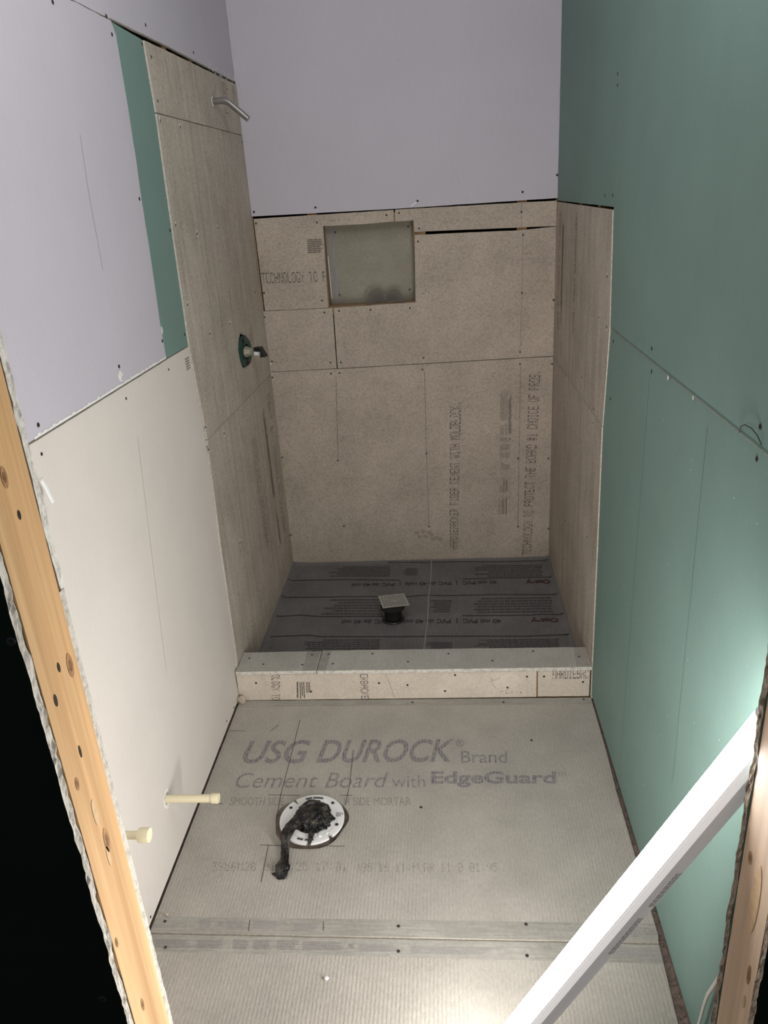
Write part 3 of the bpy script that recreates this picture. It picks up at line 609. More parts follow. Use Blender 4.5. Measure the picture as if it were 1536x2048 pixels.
mb = MB(); slab(mb, 'back', [(0.0008, 0.9196), (0.30, 0.9198), (W-0.0008, 0.9285), (W-0.0008, -0.0075), (0.0008, -0.0075)], 'hardie', 'hedge', seed=6)
for l in BK['lin']: line(mb, 'back', l, 'pencil', 0.0014)
for k, c in enumerate(((0.600, 0.140), (0.63, 0.145), (0.612, 0.118), (0.640, 0.12), (0.668, 0.128), (0.690, 0.11), (0.708, 0.102), (0.655, 0.14), (0.672, 0.106))): spot(mb, 'back', c, 0.014, 'stain', 0.0003+0.00003*k, 11, k, 0.8)
o = tag(mb.build('cement_board'), 'large bottom cement board of the back wall printed sideways with two long lines of capitals', 'cement board')
mb = MB()
dots(mb, 'back', 'TECHNOLOGY TO PROTECT THE BOARD #1 CHOICE OF PROS.', ccw_quad_up(BK['qTECH']), 'ink', skip=0.08)
dots(mb, 'back', 'HARDIEBACKER FIBER CEMENT WITH MOLDBLOCK.', ccw_quad_up(BK['qHARD']), 'ink', skip=0.08, seed=2)
def up_quad(x0, x1, z0, z1): return ((x1, z0), (x1, z1), (x0, z1), (x0, z0))
tiny(mb, 'back', up_quad(0.985, 1.005, 0.66, 0.805), 5, 'inkf', seed=1, words=(0.2, 0.5)); tiny(mb, 'back', up_quad(1.007, 1.017, 0.66, 0.805), 3, 'inkf', seed=2, words=(0.2, 0.5)); tiny(mb, 'back', up_quad(1.020, 1.033, 0.60, 0.795), 3, 'ink', seed=3, words=(0.2, 0.5))
tiny(mb, 'back', up_quad(0.984, 1.001, 0.595, 0.650), 5, 'inkf', seed=4); tiny(mb, 'back', up_quad(1.004, 1.016, 0.595, 0.650), 4, 'inkf', seed=5)
tiny(mb, 'back', up_quad(0.984, 1.001, 0.565, 0.590), 5, 'inkf', seed=6); tiny(mb, 'back', up_quad(1.004, 1.016, 0.565, 0.590), 4, 'inkf', seed=7)
lay(mb, 'back', [(1.024, 0.572), (1.032, 0.577), (1.024, 0.582)], 'ink')
for k, (a, b) in enumerate(((0.525, 0.557), (0.49, 0.521))):
    tiny(mb, 'back', up_quad(0.983, 1.002, a, b), 5, 'inkf', seed=8+k); tiny(mb, 'back', up_quad(1.003, 1.025, a, b), 7, 'inkf', seed=18+k, words=(0.3, 0.6))
tiny(mb, 'back', up_quad(0.988, 1.000, 0.435, 0.475), 3, 'inkf', seed=10); tiny(mb, 'back', up_quad(1.002, 1.025, 0.435, 0.465), 7, 'inkf', seed=11, words=(0.3, 0.6))
tiny(mb, 'back', up_quad(0.980, 0.995, 0.325, 0.368), 5, 'inkf', seed=12); tiny(mb, 'back', up_quad(0.997, 1.004, 0.325, 0.40), 3, 'ink', seed=13, words=(0.2, 0.4)); tiny(mb, 'back', up_quad(1.008, 1.016, 0.33, 0.388), 2, 'ink', seed=14, words=(0.2, 0.4))
tiny(mb, 'back', up_quad(0.976, 0.986, 0.22, 0.310), 3, 'inkf', seed=15); tiny(mb, 'back', up_quad(0.990, 1.002, 0.22, 0.312), 3, 'ink', seed=16); tiny(mb, 'back', up_quad(1.006, 1.014, 0.22, 0.305), 1, 'ink', seed=17, words=(0.08, 0.12))
build_marks(mb, o)
screws(o, 'back', clampu(BK['scr5'], 0.0055, W-0.006))

# niche: lumber box, cement board back
nx0, nx1, nz0, nz1 = 0.2815, 0.6440, 1.1815, 1.4950
nb = empty('wall_niche', ((nx0+nx1)/2, D+0.05, nz0), 'recessed square shower niche in the back wall with a lumber frame', 'niche')
y0, y1 = D+T+0.0003, D+0.083
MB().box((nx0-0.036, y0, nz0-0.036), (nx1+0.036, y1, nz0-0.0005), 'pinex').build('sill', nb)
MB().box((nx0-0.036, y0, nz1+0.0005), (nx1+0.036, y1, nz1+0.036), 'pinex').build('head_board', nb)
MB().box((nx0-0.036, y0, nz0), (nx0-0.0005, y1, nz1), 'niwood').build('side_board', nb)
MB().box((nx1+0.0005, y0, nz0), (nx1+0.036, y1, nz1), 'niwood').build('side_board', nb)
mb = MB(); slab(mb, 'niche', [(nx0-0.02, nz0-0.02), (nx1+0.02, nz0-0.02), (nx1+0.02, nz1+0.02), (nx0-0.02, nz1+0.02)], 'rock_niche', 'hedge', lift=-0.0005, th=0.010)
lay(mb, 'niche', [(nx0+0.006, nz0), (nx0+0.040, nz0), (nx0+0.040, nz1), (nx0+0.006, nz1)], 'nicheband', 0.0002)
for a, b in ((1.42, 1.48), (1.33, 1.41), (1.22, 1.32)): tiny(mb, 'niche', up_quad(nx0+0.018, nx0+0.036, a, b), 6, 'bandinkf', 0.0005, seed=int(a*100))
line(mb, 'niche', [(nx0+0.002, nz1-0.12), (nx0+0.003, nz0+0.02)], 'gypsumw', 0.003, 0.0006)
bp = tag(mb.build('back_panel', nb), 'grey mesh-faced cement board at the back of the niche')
screws(bp, 'niche', [(0.3215, 1.466), (0.6225, 1.4705), (0.3190, 1.217), (0.6166, 1.2224)], SM_GREY, 0.0008)

# ------------------------------------------------------------------ left wall boards
HP = 0.0035   # the cement boards stand this proud of the drywall
mb = MB(); slab(mb, 'left', [(YF+0.001, 2.0128+0.003), (-0.1264, 2.0163), (-0.1200, 2.0190), (0.3103, 2.0240), (D-0.001, 2.0235), (D-0.001, CEIL-0.002), (YF+0.001, CEIL-0.002)], 'purple', seed=11)
for k in range(16): spot(mb, 'left', (0.72+0.022*k, 2.026+0.012*math.sin(k*1.7)), 0.006, 'gypsumw', 0.0004+0.00002*k, 7, k)
o = tag(mb.build('drywall_panel'), 'lilac drywall sheet at the very top of the left wall, above the open joint', 'drywall'); screws(o, 'left', LF['scrP0']+[(-0.3, 2.06)], SM_BLACK)
mb = MB(); slab(mb, 'left', [(YF+0.001, 2.0110), (-0.124, 2.0129), (-0.1066, 1.9864), (-0.1074, 1.8392), (-0.112, 1.7281), (-0.1227, 1.624), (-0.1265, 1.504), (-0.141, 1.3282), (-0.1409, 1.2258), (-0.8721, 1.2269), (YF+0.001, 1.2270)], 'purple', lift=0.002, seed=12, rough=0.0012)
line(mb, 'left', LF['linP'][0], 'pencilp', 0.0012, 0.0026)
lay(mb, 'left', LF['torn'], 'gypsumw', 0.0026); spot(mb, 'left', (-0.452, 1.255), 0.007, 'gypsumw', 0.0028, seed=4); spot(mb, 'left', (-0.1385, 1.300), 0.006, 'gypsumw', 0.0028, seed=5, sy=2)
rr = random.Random(8)
for k in range(60):   # torn paper lip along the lower edge
    y = -0.875+k*0.0122; h = rr.uniform(0.004, 0.0075)
    lay(mb, 'left', [(y, 1.2262), (y+0.0124, 1.2262), (y+0.0124, 1.2262+h), (y, 1.2262+h)], 'gypsumw', 0.0026)
o = tag(mb.build('drywall_panel'), 'large lilac drywall sheet on the left wall above the cream sheet, lower edge torn', 'drywall')
screws(o, 'left', [p for p in LF['scrP'] if -0.86 < p[0]], SM_BLACK, 0.0026)
mb = MB(); slab(mb, 'left', [(-0.1215, 2.0120), (0.0835, 2.0060), (0.0920, 1.8382), (0.0760, 1.5698), (0.0600, 1.2228), (-0.1375, 1.2248), (-0.1375, 1.3282), (-0.1235, 1.504), (-0.1195, 1.624), (-0.1085, 1.7281), (-0.1040, 1.8392), (-0.1030, 1.9864)], 'green', seed=13, lift=0.0)
o = tag(mb.build('drywall_panel'), 'narrow green drywall strip between the lilac sheet and the cement boards', 'drywall'); screws(o, 'left', LF['scrG'], SM_BLACK)
mb = MB(); slab(mb, 'left', [(YF+0.001, 1.2210), (-0.1316, 1.2205), (0.0600, 1.2190), (0.0780, 0.9264), (0.0580, 0.531), (0.0400, 0.1544), (-0.0140, 0.0080), (YF+0.001, 0.0060)], 'beige', seed=14)
line(mb, 'left', LF['lin'][0], 'pencilb', 0.0012); line(mb, 'left', [(-0.93, 0.20), (-0.90, 0.76)], 'pencilb', 0.0012)
for k in range(11):     # crumbled hole around the first pipe
    a = k/11*2*math.pi; spot(mb, 'left', (-0.673+0.018*math.cos(a), 0.192+0.022*math.sin(a)), 0.008, 'gypsumw', 0.0004+0.00003*k, 7, k)
lay(mb, 'left', [(-0.686, 0.18), (-0.66, 0.178), (-0.657, 0.205), (-0.686, 0.207)], 'crumb', 0.0009)
for k in range(26): spot(mb, 'left', (rr.uniform(-0.9, -0.2), rr.uniform(0.2, 1.1)), 0.0018, 'gypsumw', 0.0006, 5, k)
o = tag(mb.build('drywall_panel'), 'large cream drywall sheet on the lower left wall with two pipes coming through', 'drywall'); screws(o, 'left', [p for p in LF['scrB'] if p[0] < 0.02], SM_BLACK, scale=0.8)
mb = MB(); tiny(mb, 'left', ((0.012, 1.158), (0.052, 1.158), (0.052, 1.195), (0.012, 1.195)), 5, 'pencilf', 0.0006, 3, words=(0.15, 0.4)); build_marks(mb, o)

def chips(mb, surf, pts, lift, seed):
    rnd = random.Random(seed)
    for p in pts:
        for k in range(3): spot(mb, surf, (p[0]+rnd.uniform(-0.006, 0.006), p[1]+rnd.uniform(-0.008, 0.008)), 0.0045, 'gypsumw', lift+0.0004+k*0.0001, 7, rnd.random())
mb = MB(); slab(mb, 'left', [(0.0875, 2.0056), (0.3068, 2.0085), (D-0.001, 2.0137), (D-0.001, 1.8425), (0.0950, 1.8395)], 'hardie_side', 'hedge', lift=HP, seed=15)
o = tag(mb.build('cement_board'), 'top cement board of the left shower wall with the shower arm', 'cement board')
screws(o, 'left', LF['scrH1'], lift=HP+0.0004)
mb2 = MB(); dots(mb2, 'left', 'FIBER', ((0.90, 1.90), (0.90, 2.0), (0.85, 2.0), (0.85, 1.90)), 'inks', HP+0.0006, skip=0.3); dots(mb2, 'left', 'FIBER', ((1.03, 1.95), (1.03, 2.0), (1.0, 2.0), (1.0, 1.95)), 'inks', HP+0.0006, skip=0.3); build_marks(mb2, o)
hole = [(0.6687, 1.1654), (0.6200, 1.1411), (0.5930, 1.1082), (0.5990, 1.0698), (0.6142, 1.0440), (0.6437, 1.0261), (0.6700, 1.0200), (0.7066, 1.0230), (0.7600, 1.0300), (0.7889, 1.0548), (0.7888, 1.0895), (0.7456, 1.1318), (0.70, 1.150)]
mb = MB(); slab(mb, 'left', [(0.0950, 1.8370), (D-0.001, 1.8400), (D-0.001, 0.9130), (0.0937, 0.9225), (0.0635, 1.2231), (0.0790, 1.5698)], 'hardie_side', 'hedge', lift=HP, seed=16, holes=[hole])
line(mb, 'left', LF['linH3'][1], 'pencilf', 0.0014, HP+0.0005)
chips(mb, 'left', [p for p in LF['scrH2'] if p[0] < 0.6], HP, 3)
o = tag(mb.build('cement_board'), 'middle cement board of the left shower wall cut out around the valve', 'cement board')
screws(o, 'left', [p for p in LF['scrH2'] if p[0] < 1.06]+[(1.062, 1.868-0.05), (1.060, 0.955), (1.063, 1.25)], lift=HP+0.0004)
mb = MB(); slab(mb, 'left', [(0.0925, 0.9205), (D-0.001, 0.9105), (D-0.001, -0.0075), (-0.0120, -0.0075), (-0.0120, 0.0080), (0.0420, 0.1578), (0.0600, 0.5863)], 'hardie_side', 'hedge', lift=HP, seed=17)
line(mb, 'left', LF['linH3'][0], 'pencilf', 0.0014, HP+0.0005)
chips(mb, 'left', [p for p in LF['scrH3'] if p[0] < 0.6], HP, 5)
o = tag(mb.build('cement_board'), 'bottom cement board of the left shower wall reaching down to the curb', 'cement board')
mb = MB(); tiny(mb, 'left', ((0.872, 0.42), (0.872, 0.82), (0.835, 0.82), (0.835, 0.42)), 6, 'inks', HP+0.0006, 2, words=(0.2, 0.5)); dots(mb, 'left', 'HARDIEBACKER FIBER CEMENT', ((0.67, 0.30), (0.67, 0.76), (0.61, 0.76), (0.61, 0.30)), 'inks', HP+0.0006, skip=0.3)
dots(mb, 'left', 'TECHNOLOGY TO PROTECT THE BOARD', ((0.99, 0.15), (0.99, 0.85), (0.94, 0.85), (0.94, 0.15)), 'inks', HP+0.0006, skip=0.3)
tiny(mb, 'left', ((0.872, 0.20), (0.872, 0.37), (0.85, 0.37), (0.85, 0.20)), 4, 'inks', HP+0.0006, 7, words=(0.2, 0.5)); build_marks(mb, o)
screws(o, 'left', LF['scrH3'], lift=HP+0.0004)

# ------------------------------------------------------------------ right wall boards
mb = MB(); slab(mb, 'right', [(0.0310, CEIL-0.002), (0.0300, 1.993), (0.0260, 1.5309), (D-0.001, 1.5341), (D-0.001, CEIL-0.002)], 'green', lift=0.0005, seed=21)
o = tag(mb.build('drywall_panel'), 'tall green drywall panel at the top right beside the lilac back sheet', 'drywall'); screws(o, 'right', [(0.060, 1.8417), (0.056, 1.8155), (0.1542, 1.5578), (0.0500, 1.5589)], SM_BLACK, 0.0009)
mb = MB(); slab(mb, 'right', [(D-0.001, 1.5288), (0.0289, 1.5229), (-0.0060, 1.2247), (0.0260, 0.9356), (D-0.001, 0.9305)], 'hardie_side', 'hedge', lift=HP, seed=22)
for l in RT['lin'][1:]: line(mb, 'right', l, 'pencilf', 0.0012, HP+0.0005)
chips(mb, 'right', RT['scr1b'], HP, 6)
o = tag(mb.build('cement_board'), 'upper cement board of the right shower wall, under the tall green panel', 'cement board')
mb = MB(); dots(mb, 'right', 'TECHNOLOGY TO PROTECT THE BOARD', ((0.935, 1.50), (0.935, 1.06), (0.985, 1.06), (0.985, 1.50)), 'inks', HP+0.0006, skip=0.2, fill=(0.9, 0.8))
tiny(mb, 'right', ((0.868, 1.46), (0.868, 1.08), (0.902, 1.08), (0.902, 1.46)), 5, 'inks', HP+0.0006, 5, words=(0.3, 0.6))
dots(mb, 'right', 'HARDIEBACKER FIBER CEMENT', ((0.575, 1.50), (0.575, 1.10), (0.610, 1.10), (0.610, 1.50)), 'inks', HP+0.0006, skip=0.2, fill=(0.9, 0.8)); build_marks(mb, o)
screws(o, 'right', RT['scr1b']+[(1.05, 1.161), (1.045, 1.5)], lift=HP+0.0004)
mb = MB(); slab(mb, 'right', [(D-0.001, 0.9265), (0.0300, 0.9329), (0.0150, 0.5000), (0.0050, 0.1133), (0.0000, -0.0075), (D-0.001, -0.0075)], 'hardie_side', 'hedge', lift=HP, seed=23)
line(mb, 'right', RT['lin2'][1], 'pencilf', 0.0012, HP+0.0005); line(mb, 'right', [(0.345, 0.88), (0.352, 0.80)], 'gypsumw', 0.003, HP+0.0005)
chips(mb, 'right', RT['scr2'], HP, 7)
o = tag(mb.build('cement_board'), 'lower cement board of the right shower wall ending at the curb', 'cement board'); screws(o, 'right', RT['scr2'], lift=HP+0.0004)
mb = MB(); slab(mb, 'right', [(0.0260, CEIL-0.002), (0.0260, 1.993), (0.0220, 1.5309), (-0.0120, 1.2252), (-0.5905, 1.2235), (YF+0.001, 1.2246), (YF+0.001, CEIL-0.002)], 'green', lift=0.002, seed=24)
for l in ([(-0.05, 1.9), (-0.05, 1.4)], ): pass
lay(mb, 'right', [(-0.02, 1.2255), (-1.2, 1.2248), (-1.2, 1.2285), (-0.02, 1.2275)], 'pencilg', 0.0024)
o = tag(mb.build('drywall_panel'), 'large upper green drywall sheet on the right wall, above the slanting joint', 'drywall'); screws(o, 'right', [(-0.4477, 1.2511), (-1.0626, 1.2552)], SM_BLACK, 0.0026)
mb = MB(); slab(mb, 'right', [(-0.0100, 1.2222), (-0.5916, 1.2195), (-0.8927, 1.2207), (YF+0.001, 1.2213), (YF+0.001, 0.006), (-0.5679, 0.012), (-0.0020, 0.010), (0.0030, 0.1133), (0.0120, 0.5000), (0.0270, 0.9356), (0.0100, 1.0800)], 'green', lift=0.0005, seed=25)
line(mb, 'right', [(-0.44, 1.19), (-0.43, 0.6), (-0.42, 0.03)], 'pencilg', 0.0012, 0.001); line(mb, 'right', [(-0.84, 1.19), (-0.85, 0.4)], 'pencilg', 0.0012, 0.001)
for k in range(36): spot(mb, 'right', (rr.uniform(-1.2, -0.05), rr.uniform(0.05, 1.15)), 0.0017, 'gypsumw', 0.0011, 5, k)
spot(mb, 'right', (-0.593, 1.219), 0.006, 'gypsumw', 0.0045, 7, 2); spot(mb, 'right', (-0.76, 1.2205), 0.005, 'gypsumw', 0.0045, 7, 3)
o = tag(mb.build('drywall_panel'), 'large lower green drywall sheet on the right wall, behind the lit tube', 'drywall'); screws(o, 'right', [(-0.4532, 1.2014), (-1.0618, 1.2051), (-0.05, 1.195), (-0.052, 1.0363)], SM_BLACK, 0.0011)
# loose thread on the joint
mb = MB(); mb.tube([(W-0.004-0.004*math.sin(i*0.6), p[0], p[1]) for i, p in enumerate(RT['thread'])], 0.0008, 'thread', 6)
tag(mb.build('thread'), 'thin dark thread curling out of the green sheets\' joint', 'thread')

# ------------------------------------------------------------------ floor
hp = [(0.341+(0.103+0.004*math.sin(3*a)+0.003*math.sin(7*a+1))*math.cos(a), -0.554+(0.101+0.003*math.sin(5*a))*math.sin(a)) for a in (2*math.pi*k/36 for k in range(36))]
mb = MB(); slab(mb, 'floor', [(0.0035, -0.0015), (1.2060, -0.0035), (1.2030, -0.30), (1.1985, -0.438), (1.1980, -0.6838), (1.1975, -0.8922), (1.1940, -0.9125), (0.45, -0.9085), (0.0035, -0.9065)], 'rock', 'hedge', holes=[hp], seed=31)
lay(mb, 'floor', [(0.0038, -0.0030), (1.2055, -0.0045), (1.2035, -0.040), (0.0038, -0.035)], 'band', 0.0003)
lay(mb, 'floor', [(0.0038, -0.9060), (1.1940, -0.9120), (1.1970, -0.8640), (0.0038, -0.8640)], 'band', 0.0003)
for l in FL['pen']: line(mb, 'floor', l, 'pencil', 0.0018, 0.0008)
f1 = tag(mb.build('cement_board'), 'grey floor cement board with big printed wording around the toilet flange', 'cement board')
mb = MB(); Q = lambda k: FL[k]
words(mb, 'floor', 'USG', Q('USG'), 'rockink', shear=0.30, bold=0.014); words(mb, 'floor', 'DUROCK', Q('DUR'), 'rockink', shear=0.25, bold=0.014)
words(mb, 'floor', '\u00ae', Q('reg'), 'rockink'); words(mb, 'floor', 'Brand', Q('Brand'), 'rockink')
words(mb, 'floor', 'Cement', Q('Cement'), 'rockink', shear=0.30, bold=-0.006); words(mb, 'floor', 'Board', Q('Board'), 'rockink', shear=0.30, bold=-0.006)
words(mb, 'floor', 'with', Q('with'), 'rockink', bold=-0.012); words(mb, 'floor', 'EdgeGuard', Q('Edge'), 'rockink', bold=0.028); words(mb, 'floor', 'TM', Q('TM'), 'rockink2')
words(mb, 'floor', 'SMOOTH SIDE', Q('SM'), 'rockink2', shear=0.1, bold=-0.005); words(mb, 'floor', 'H SIDE MORTAR', Q('SM2'), 'rockink2', bold=-0.005)
dots(mb, 'floor', '3956M20 01/7:25 17:01', Q('395'), 'rockink2', skip=0.25); dots(mb, 'floor', '395 I6 11:NVAR 1180 01:95', Q('395b'), 'rockink2', skip=0.25, seed=4)
words(mb, 'floor', 'Guard', Q('Guard'), 'bandinkf', bold=-0.012, lift=0.0007); words(mb, 'floor', 'EdgeGu', Q('EdgeR'), 'bandink', bold=-0.012, lift=0.0007)
for k, q in enumerate(FL['mc'][:5]): tiny(mb, 'floor', q, 7, 'bandinkf', 0.0007, k, words=(0.1, 0.3))
build_marks(mb, f1)
screws(f1, 'floor', [(0.6018, -0.8813), (0.9012, -0.8712), (0.0312, -0.8769), (0.9854, -0.2198), (0.6468, -0.5019), (1.180, -0.015), (0.6074, -0.021), (0.9136, -0.0263)], lift=0.0008)

mb = MB(); slab(mb, 'floor', [(0.0035, -0.9115), (0.45, -0.9135), (1.1930, -0.9185), (1.1850, -1.10), (1.18, YF+0.002), (0.0035, YF+0.002)], 'rock', 'hedge', seed=32)
lay(mb, 'floor', [(0.0038, -0.9120), (1.1925, -0.9190), (1.1900, -0.9640), (0.0038, -0.9560)], 'band', 0.0003)
f2 = tag(mb.build('cement_board'), 'front grey ribbed floor cement board nearest the opening', 'cement board')
mb = MB()
for k, q in enumerate(FL['mc'][5:]): tiny(mb, 'floor', q, 8 if k != 6 else 9, 'bandink' if k < 7 else 'bandinkf', 0.0007, 20+k, words=(0.1, 0.3))
build_marks(mb, f2)
screws(f2, 'floor', [(0.6049, -0.9459), (0.8951, -0.9515), (0.0559, -0.946), (1.019, -0.9636)], lift=0.0008)

# rubble in the gap along the right wall
rnd = random.Random(3)
mb = MB()
for k in range(260):
    y = -rnd.uniform(0.3, 1.33); w = 0.003+0.010*min(1, (-y-0.2)/0.6); x = W-0.001-rnd.uniform(0, w); r = rnd.uniform(0.0012, 0.0032)
    p = Vector((x, y, -0.012+rnd.uniform(0, 0.010)*min(1, -y)))
    vs = [p+Vector((math.cos(a)*r*rnd.uniform(.6, 1.3), math.sin(a)*r*rnd.uniform(.6, 1.3), 0)) for a in (0, 2.1, 4.2)]+[p+Vector((0, 0, r*1.2))]
    mb.add(vs, [(0,1,3),(1,2,3),(2,0,3),(2,1,0)], 'crumbd' if k % 3 == 0 else 'ply')
tag(mb.build('debris'), 'brown crumbs filling the gap between floor board and green wall', 'debris', kind='stuff')
# loose chips
def chip(c, r, label, seed, mat='gypsumw'):
    rnd = random.Random(seed); bm = bmesh.new(); bmesh.ops.create_icosphere(bm, subdivisions=1, radius=r)
    for v in bm.verts: v.co = Vector((v.co.x*rnd.uniform(.7, 1.3), v.co.y*rnd.uniform(.6, 1.1), v.co.z*rnd.uniform(.5, .8)))
    z0 = min(v.co.z for v in bm.verts)
    mb = MB(); bm.verts.index_update(); mb.add([v.co+Vector((c[0], c[1], -z0+0.0004)) for v in bm.verts], [[v.index for v in f.verts] for f in bm.faces], mat); bm.free()
    return tag(mb.build('gypsum_chip'), label, 'chip')
chip((0.448, -1.0168), 0.0065, 'small white plaster chip lying on the front floor board', 2)
chip((0.030, -0.8600), 0.005, 'tiny pinkish chip at the left wall beside the floor joint', 5, 'putty')
mb = MB(); bm = bmesh.new(); bmesh.ops.create_icosphere(bm, subdivisions=3, radius=0.014)
for v in bm.verts: v.co *= 1+0.3*noise.noise(v.co*120); 
bm.verts.index_update(); mb.add([Vector((v.co.x*1.1+0.015, v.co.y*0.7-0.014, max(0.0005, v.co.z*1.3+0.012))) for v in bm.verts], [[v.index for v in f.verts] for f in bm.faces], 'putty', True); bm.free()
tag(mb.build('putty_lump'), 'beige lump of putty at the left foot of the curb', 'putty')

# ------------------------------------------------------------------ shower pan liner
mb = MB()
nxp, nyp = 90, 70; xs = [0.004+(W-0.008)*i/nxp for i in range(nxp+1)]; ys = [0.118+(D-0.004-0.118)*j/nyp for j in range(nyp+1)]
def pan_z(x, y):
    z = -0.0085+0.0012*noise.noise(Vector((x*5, y*5, 2)))
    d = math.hypot(x-0.511, y-0.525); z -= 0.0 if d > 0.1 else 0.001*(1-d/0.1)
    e = min(x-0.0035, W-0.0035-x, D-y); z += 0.014*max(0, 1-e/0.022)**2      # turns up at the walls
    cc = max(0, 0.10-math.hypot(x, D-y)); z += 0.16*cc*cc*10*(0.5)             # folded corner, back left
    return z
vs = [(x, y, pan_z(x, y)) for y in ys for x in xs]
mb.add(vs, [(j*(nxp+1)+i, j*(nxp+1)+i+1, (j+1)*(nxp+1)+i+1, (j+1)*(nxp+1)+i) for j in range(nyp) for i in range(nxp)], 'liner', True)
pan = tag(mb.build('shower_pan_liner'), 'dark grey plastic liner covering the shower floor, printed upside down', 'shower liner')
SURF['pan'] = (lambda u, v, l: Vector((min(max(u, 0.008), W-0.008), min(v, D-0.008), pan_z(min(max(u, 0.008), W-0.008), min(v, D-0.008))+l)), Vector((0,0,1)))
def densify(pts, step=0.02):
    out = [pts[0]]
    for a, b in zip(pts, pts[1:]):
        n = max(1, int(math.dist(a, b)/step)); out += [(a[0]+(b[0]-a[0])*k/n, a[1]+(b[1]-a[1])*k/n) for k in range(1, n+1)]
    return out
mb = MB()
mb.marks.append((0, 'printed_line'))
for l in FL['pan_lines']: line(mb, 'pan', densify(l), 'linerink', 0.0065, 0.0011)
PR = 'pan'
words(mb, PR, '40 mil PVC  |  PVC de 40 mils  |  PVC de 40 mil', FL['pan_t1'], 'linerink', 0.0012, bold=0.02)
words(mb, PR, '40 mil PVC  |  PVC de 40 mils  |  PVC de 40 mil', FL['pan_t2'], 'linerink', 0.0012, bold=0.02)
words(mb, PR, 'Oatey', FL['pan_o1'], 'linerred', 0.0012, bold=0.05); words(mb, PR, 'Oatey', FL['pan_o2'], 'linerred', 0.0012, bold=0.05)
for k, q in enumerate(FL['pan_m']): tiny(mb, PR, [q[2], q[3], q[0], q[1]] if False else q, 6, 'linerinkf', 0.0012, 40+k, words=(0.02, 0.07), gap=0.006)
mb.marks.append((len(mb.f), 'crease'))
line(mb, PR, densify(FL['crease']), 'dust', 0.0055, 0.0016)
mb.marks.append((len(mb.f), 'scratch'))
for l in FL['scr_pan']: line(mb, PR, l, 'dust', 0.0015, 0.0016)
build_marks(mb, pan)

# drain: black riser and clamping ring, square grey grate sitting askew
dx, dy = 0.511, 0.545
dr = empty('floor_drain', (dx, dy, -0.007), 'shower drain with a black riser and square grey grate set askew', 'drain')
mb = MB(); mb.tube([(dx, dy, -0.006), (dx, dy, -0.001)], [0.046, 0.042], 'abs', 32); mb.build('clamp_ring', dr)
mb = MB(); pts, rs = [], []
for k in range(22): pts.append((dx, dy, 0.001+k*0.0021)); rs.append(0.0345+(0.0012 if k % 2 else -0.0004))
mb.tube(pts, rs, 'abs', 32); mb.build('threaded_riser', dr)
mb = MB(); mb.tube([(dx, dy, 0.0455), (dx, dy, 0.0475), (dx+0.0, dy, 0.052)], [0.046, 0.050, 0.050], 'abs', 32); mb.build('collar', dr)
gm = MB(); S = 0.055; nh = 8; zt, zb = 0.0022, -0.0012; ang = math.radians(14)
cell = 2*S*0.88/nh; o0 = -S*0.88
grid = [-S]+[o0+cell*i+dlt for i in range(nh) for dlt in (cell*0.12, cell*0.88)]+[S]
n = len(grid)
for zz, flip in ((zt, False), (zb, True)):
    vs = [(x, y, zz) for y in grid for x in grid]; fs = []
    for j in range(n-1):
        for i in range(n-1):
            if i % 2 == 1 and j % 2 == 1 and not (i in (7, 9) and j == 7): continue
            f = (j*n+i, j*n+i+1, (j+1)*n+i+1, (j+1)*n+i); fs.append(f[::-1] if flip else f)
    gm.add(vs, fs, 'grate')
for j in range(n-1):
    for i in range(n-1):
        if i % 2 == 1 and j % 2 == 1:
            x0, x1, y0_, y1_ = grid[i], grid[i+1], grid[j], grid[j+1]
            gm.add([(x0,y0_,zt),(x1,y0_,zt),(x1,y1_,zt),(x0,y1_,zt),(x0,y0_,zb),(x1,y0_,zb),(x1,y1_,zb),(x0,y1_,zb)], [(0,1,5,4),(1,2,6,5),(2,3,7,6),(3,0,4,7)], 'grate')
gm.add([(-S,-S,zt),(S,-S,zt),(S,S,zt),(-S,S,zt),(-S,-S,zb),(S,-S,zb),(S,S,zb),(-S,S,zb)], [(0,4,5,1),(1,5,6,2),(2,6,7,3),(3,7,4,0)], 'grate')
go = gm.build('grate', dr, loc=(0,0,0)); go.location = Vector((0.514-dx, 0.574-dy-0.004, 0.064+0.007)); go.rotation_euler = (math.radians(-3), math.radians(2), ang)

# ------------------------------------------------------------------ curb
cb = empty('shower_curb', (W/2, 0.055, 0), 'low shower curb clad in cement board across the shower entrance', 'shower curb')
MB().box((0.006, T+0.001, -0.012), (W-0.006, 0.105, 0.1075), 'studin').build('lumber_core', cb)
MB().box((0.006, 0.1055, -0.010), (W-0.006, 0.1165, 0.1075), 'liner').build('inner_face', cb)
SURF['curb'] = (lambda u, v, l: Vector((u, 0.0-l, v)), Vector((0,-1,0)))
mb = MB(); slab(mb, 'curb', [(0.0045, 0.1065), (1.0247, 0.1055), (1.0255, 0.002), (0.0045, 0.001)], 'curbfront', 'hedge', seed=41)
for l in CB['x']+CB['cr']: line(mb, 'curb', [(p[0], min(p[1], 0.105)) for p in l], 'pencilf', 0.0012, 0.0004)
for k in range(10): spot(mb, 'curb', (rr.uniform(0.9, 0.99), rr.uniform(0.012, 0.03)), 0.002, 'inkc', 0.0004, 5, k)
fa = mb.build('front_board', cb)
screws(fa, 'curb', CB['scrA'], scale=0.95)
mb = MB(); q = CB['tLOG']
dots(mb, 'curb', 'OLOGY TO', ((0.128, 0.1045), (0.117, 0.001), (0.147, 0.001), (0.158, 0.1045)), 'inkc', skip=0.05)
dots(mb, 'curb', 'ERBACKE', ((0.434, 0.1045), (0.430, 0.002), (0.457, 0.002), (0.461, 0.1045)), 'inkc', skip=0.15, rows=7)
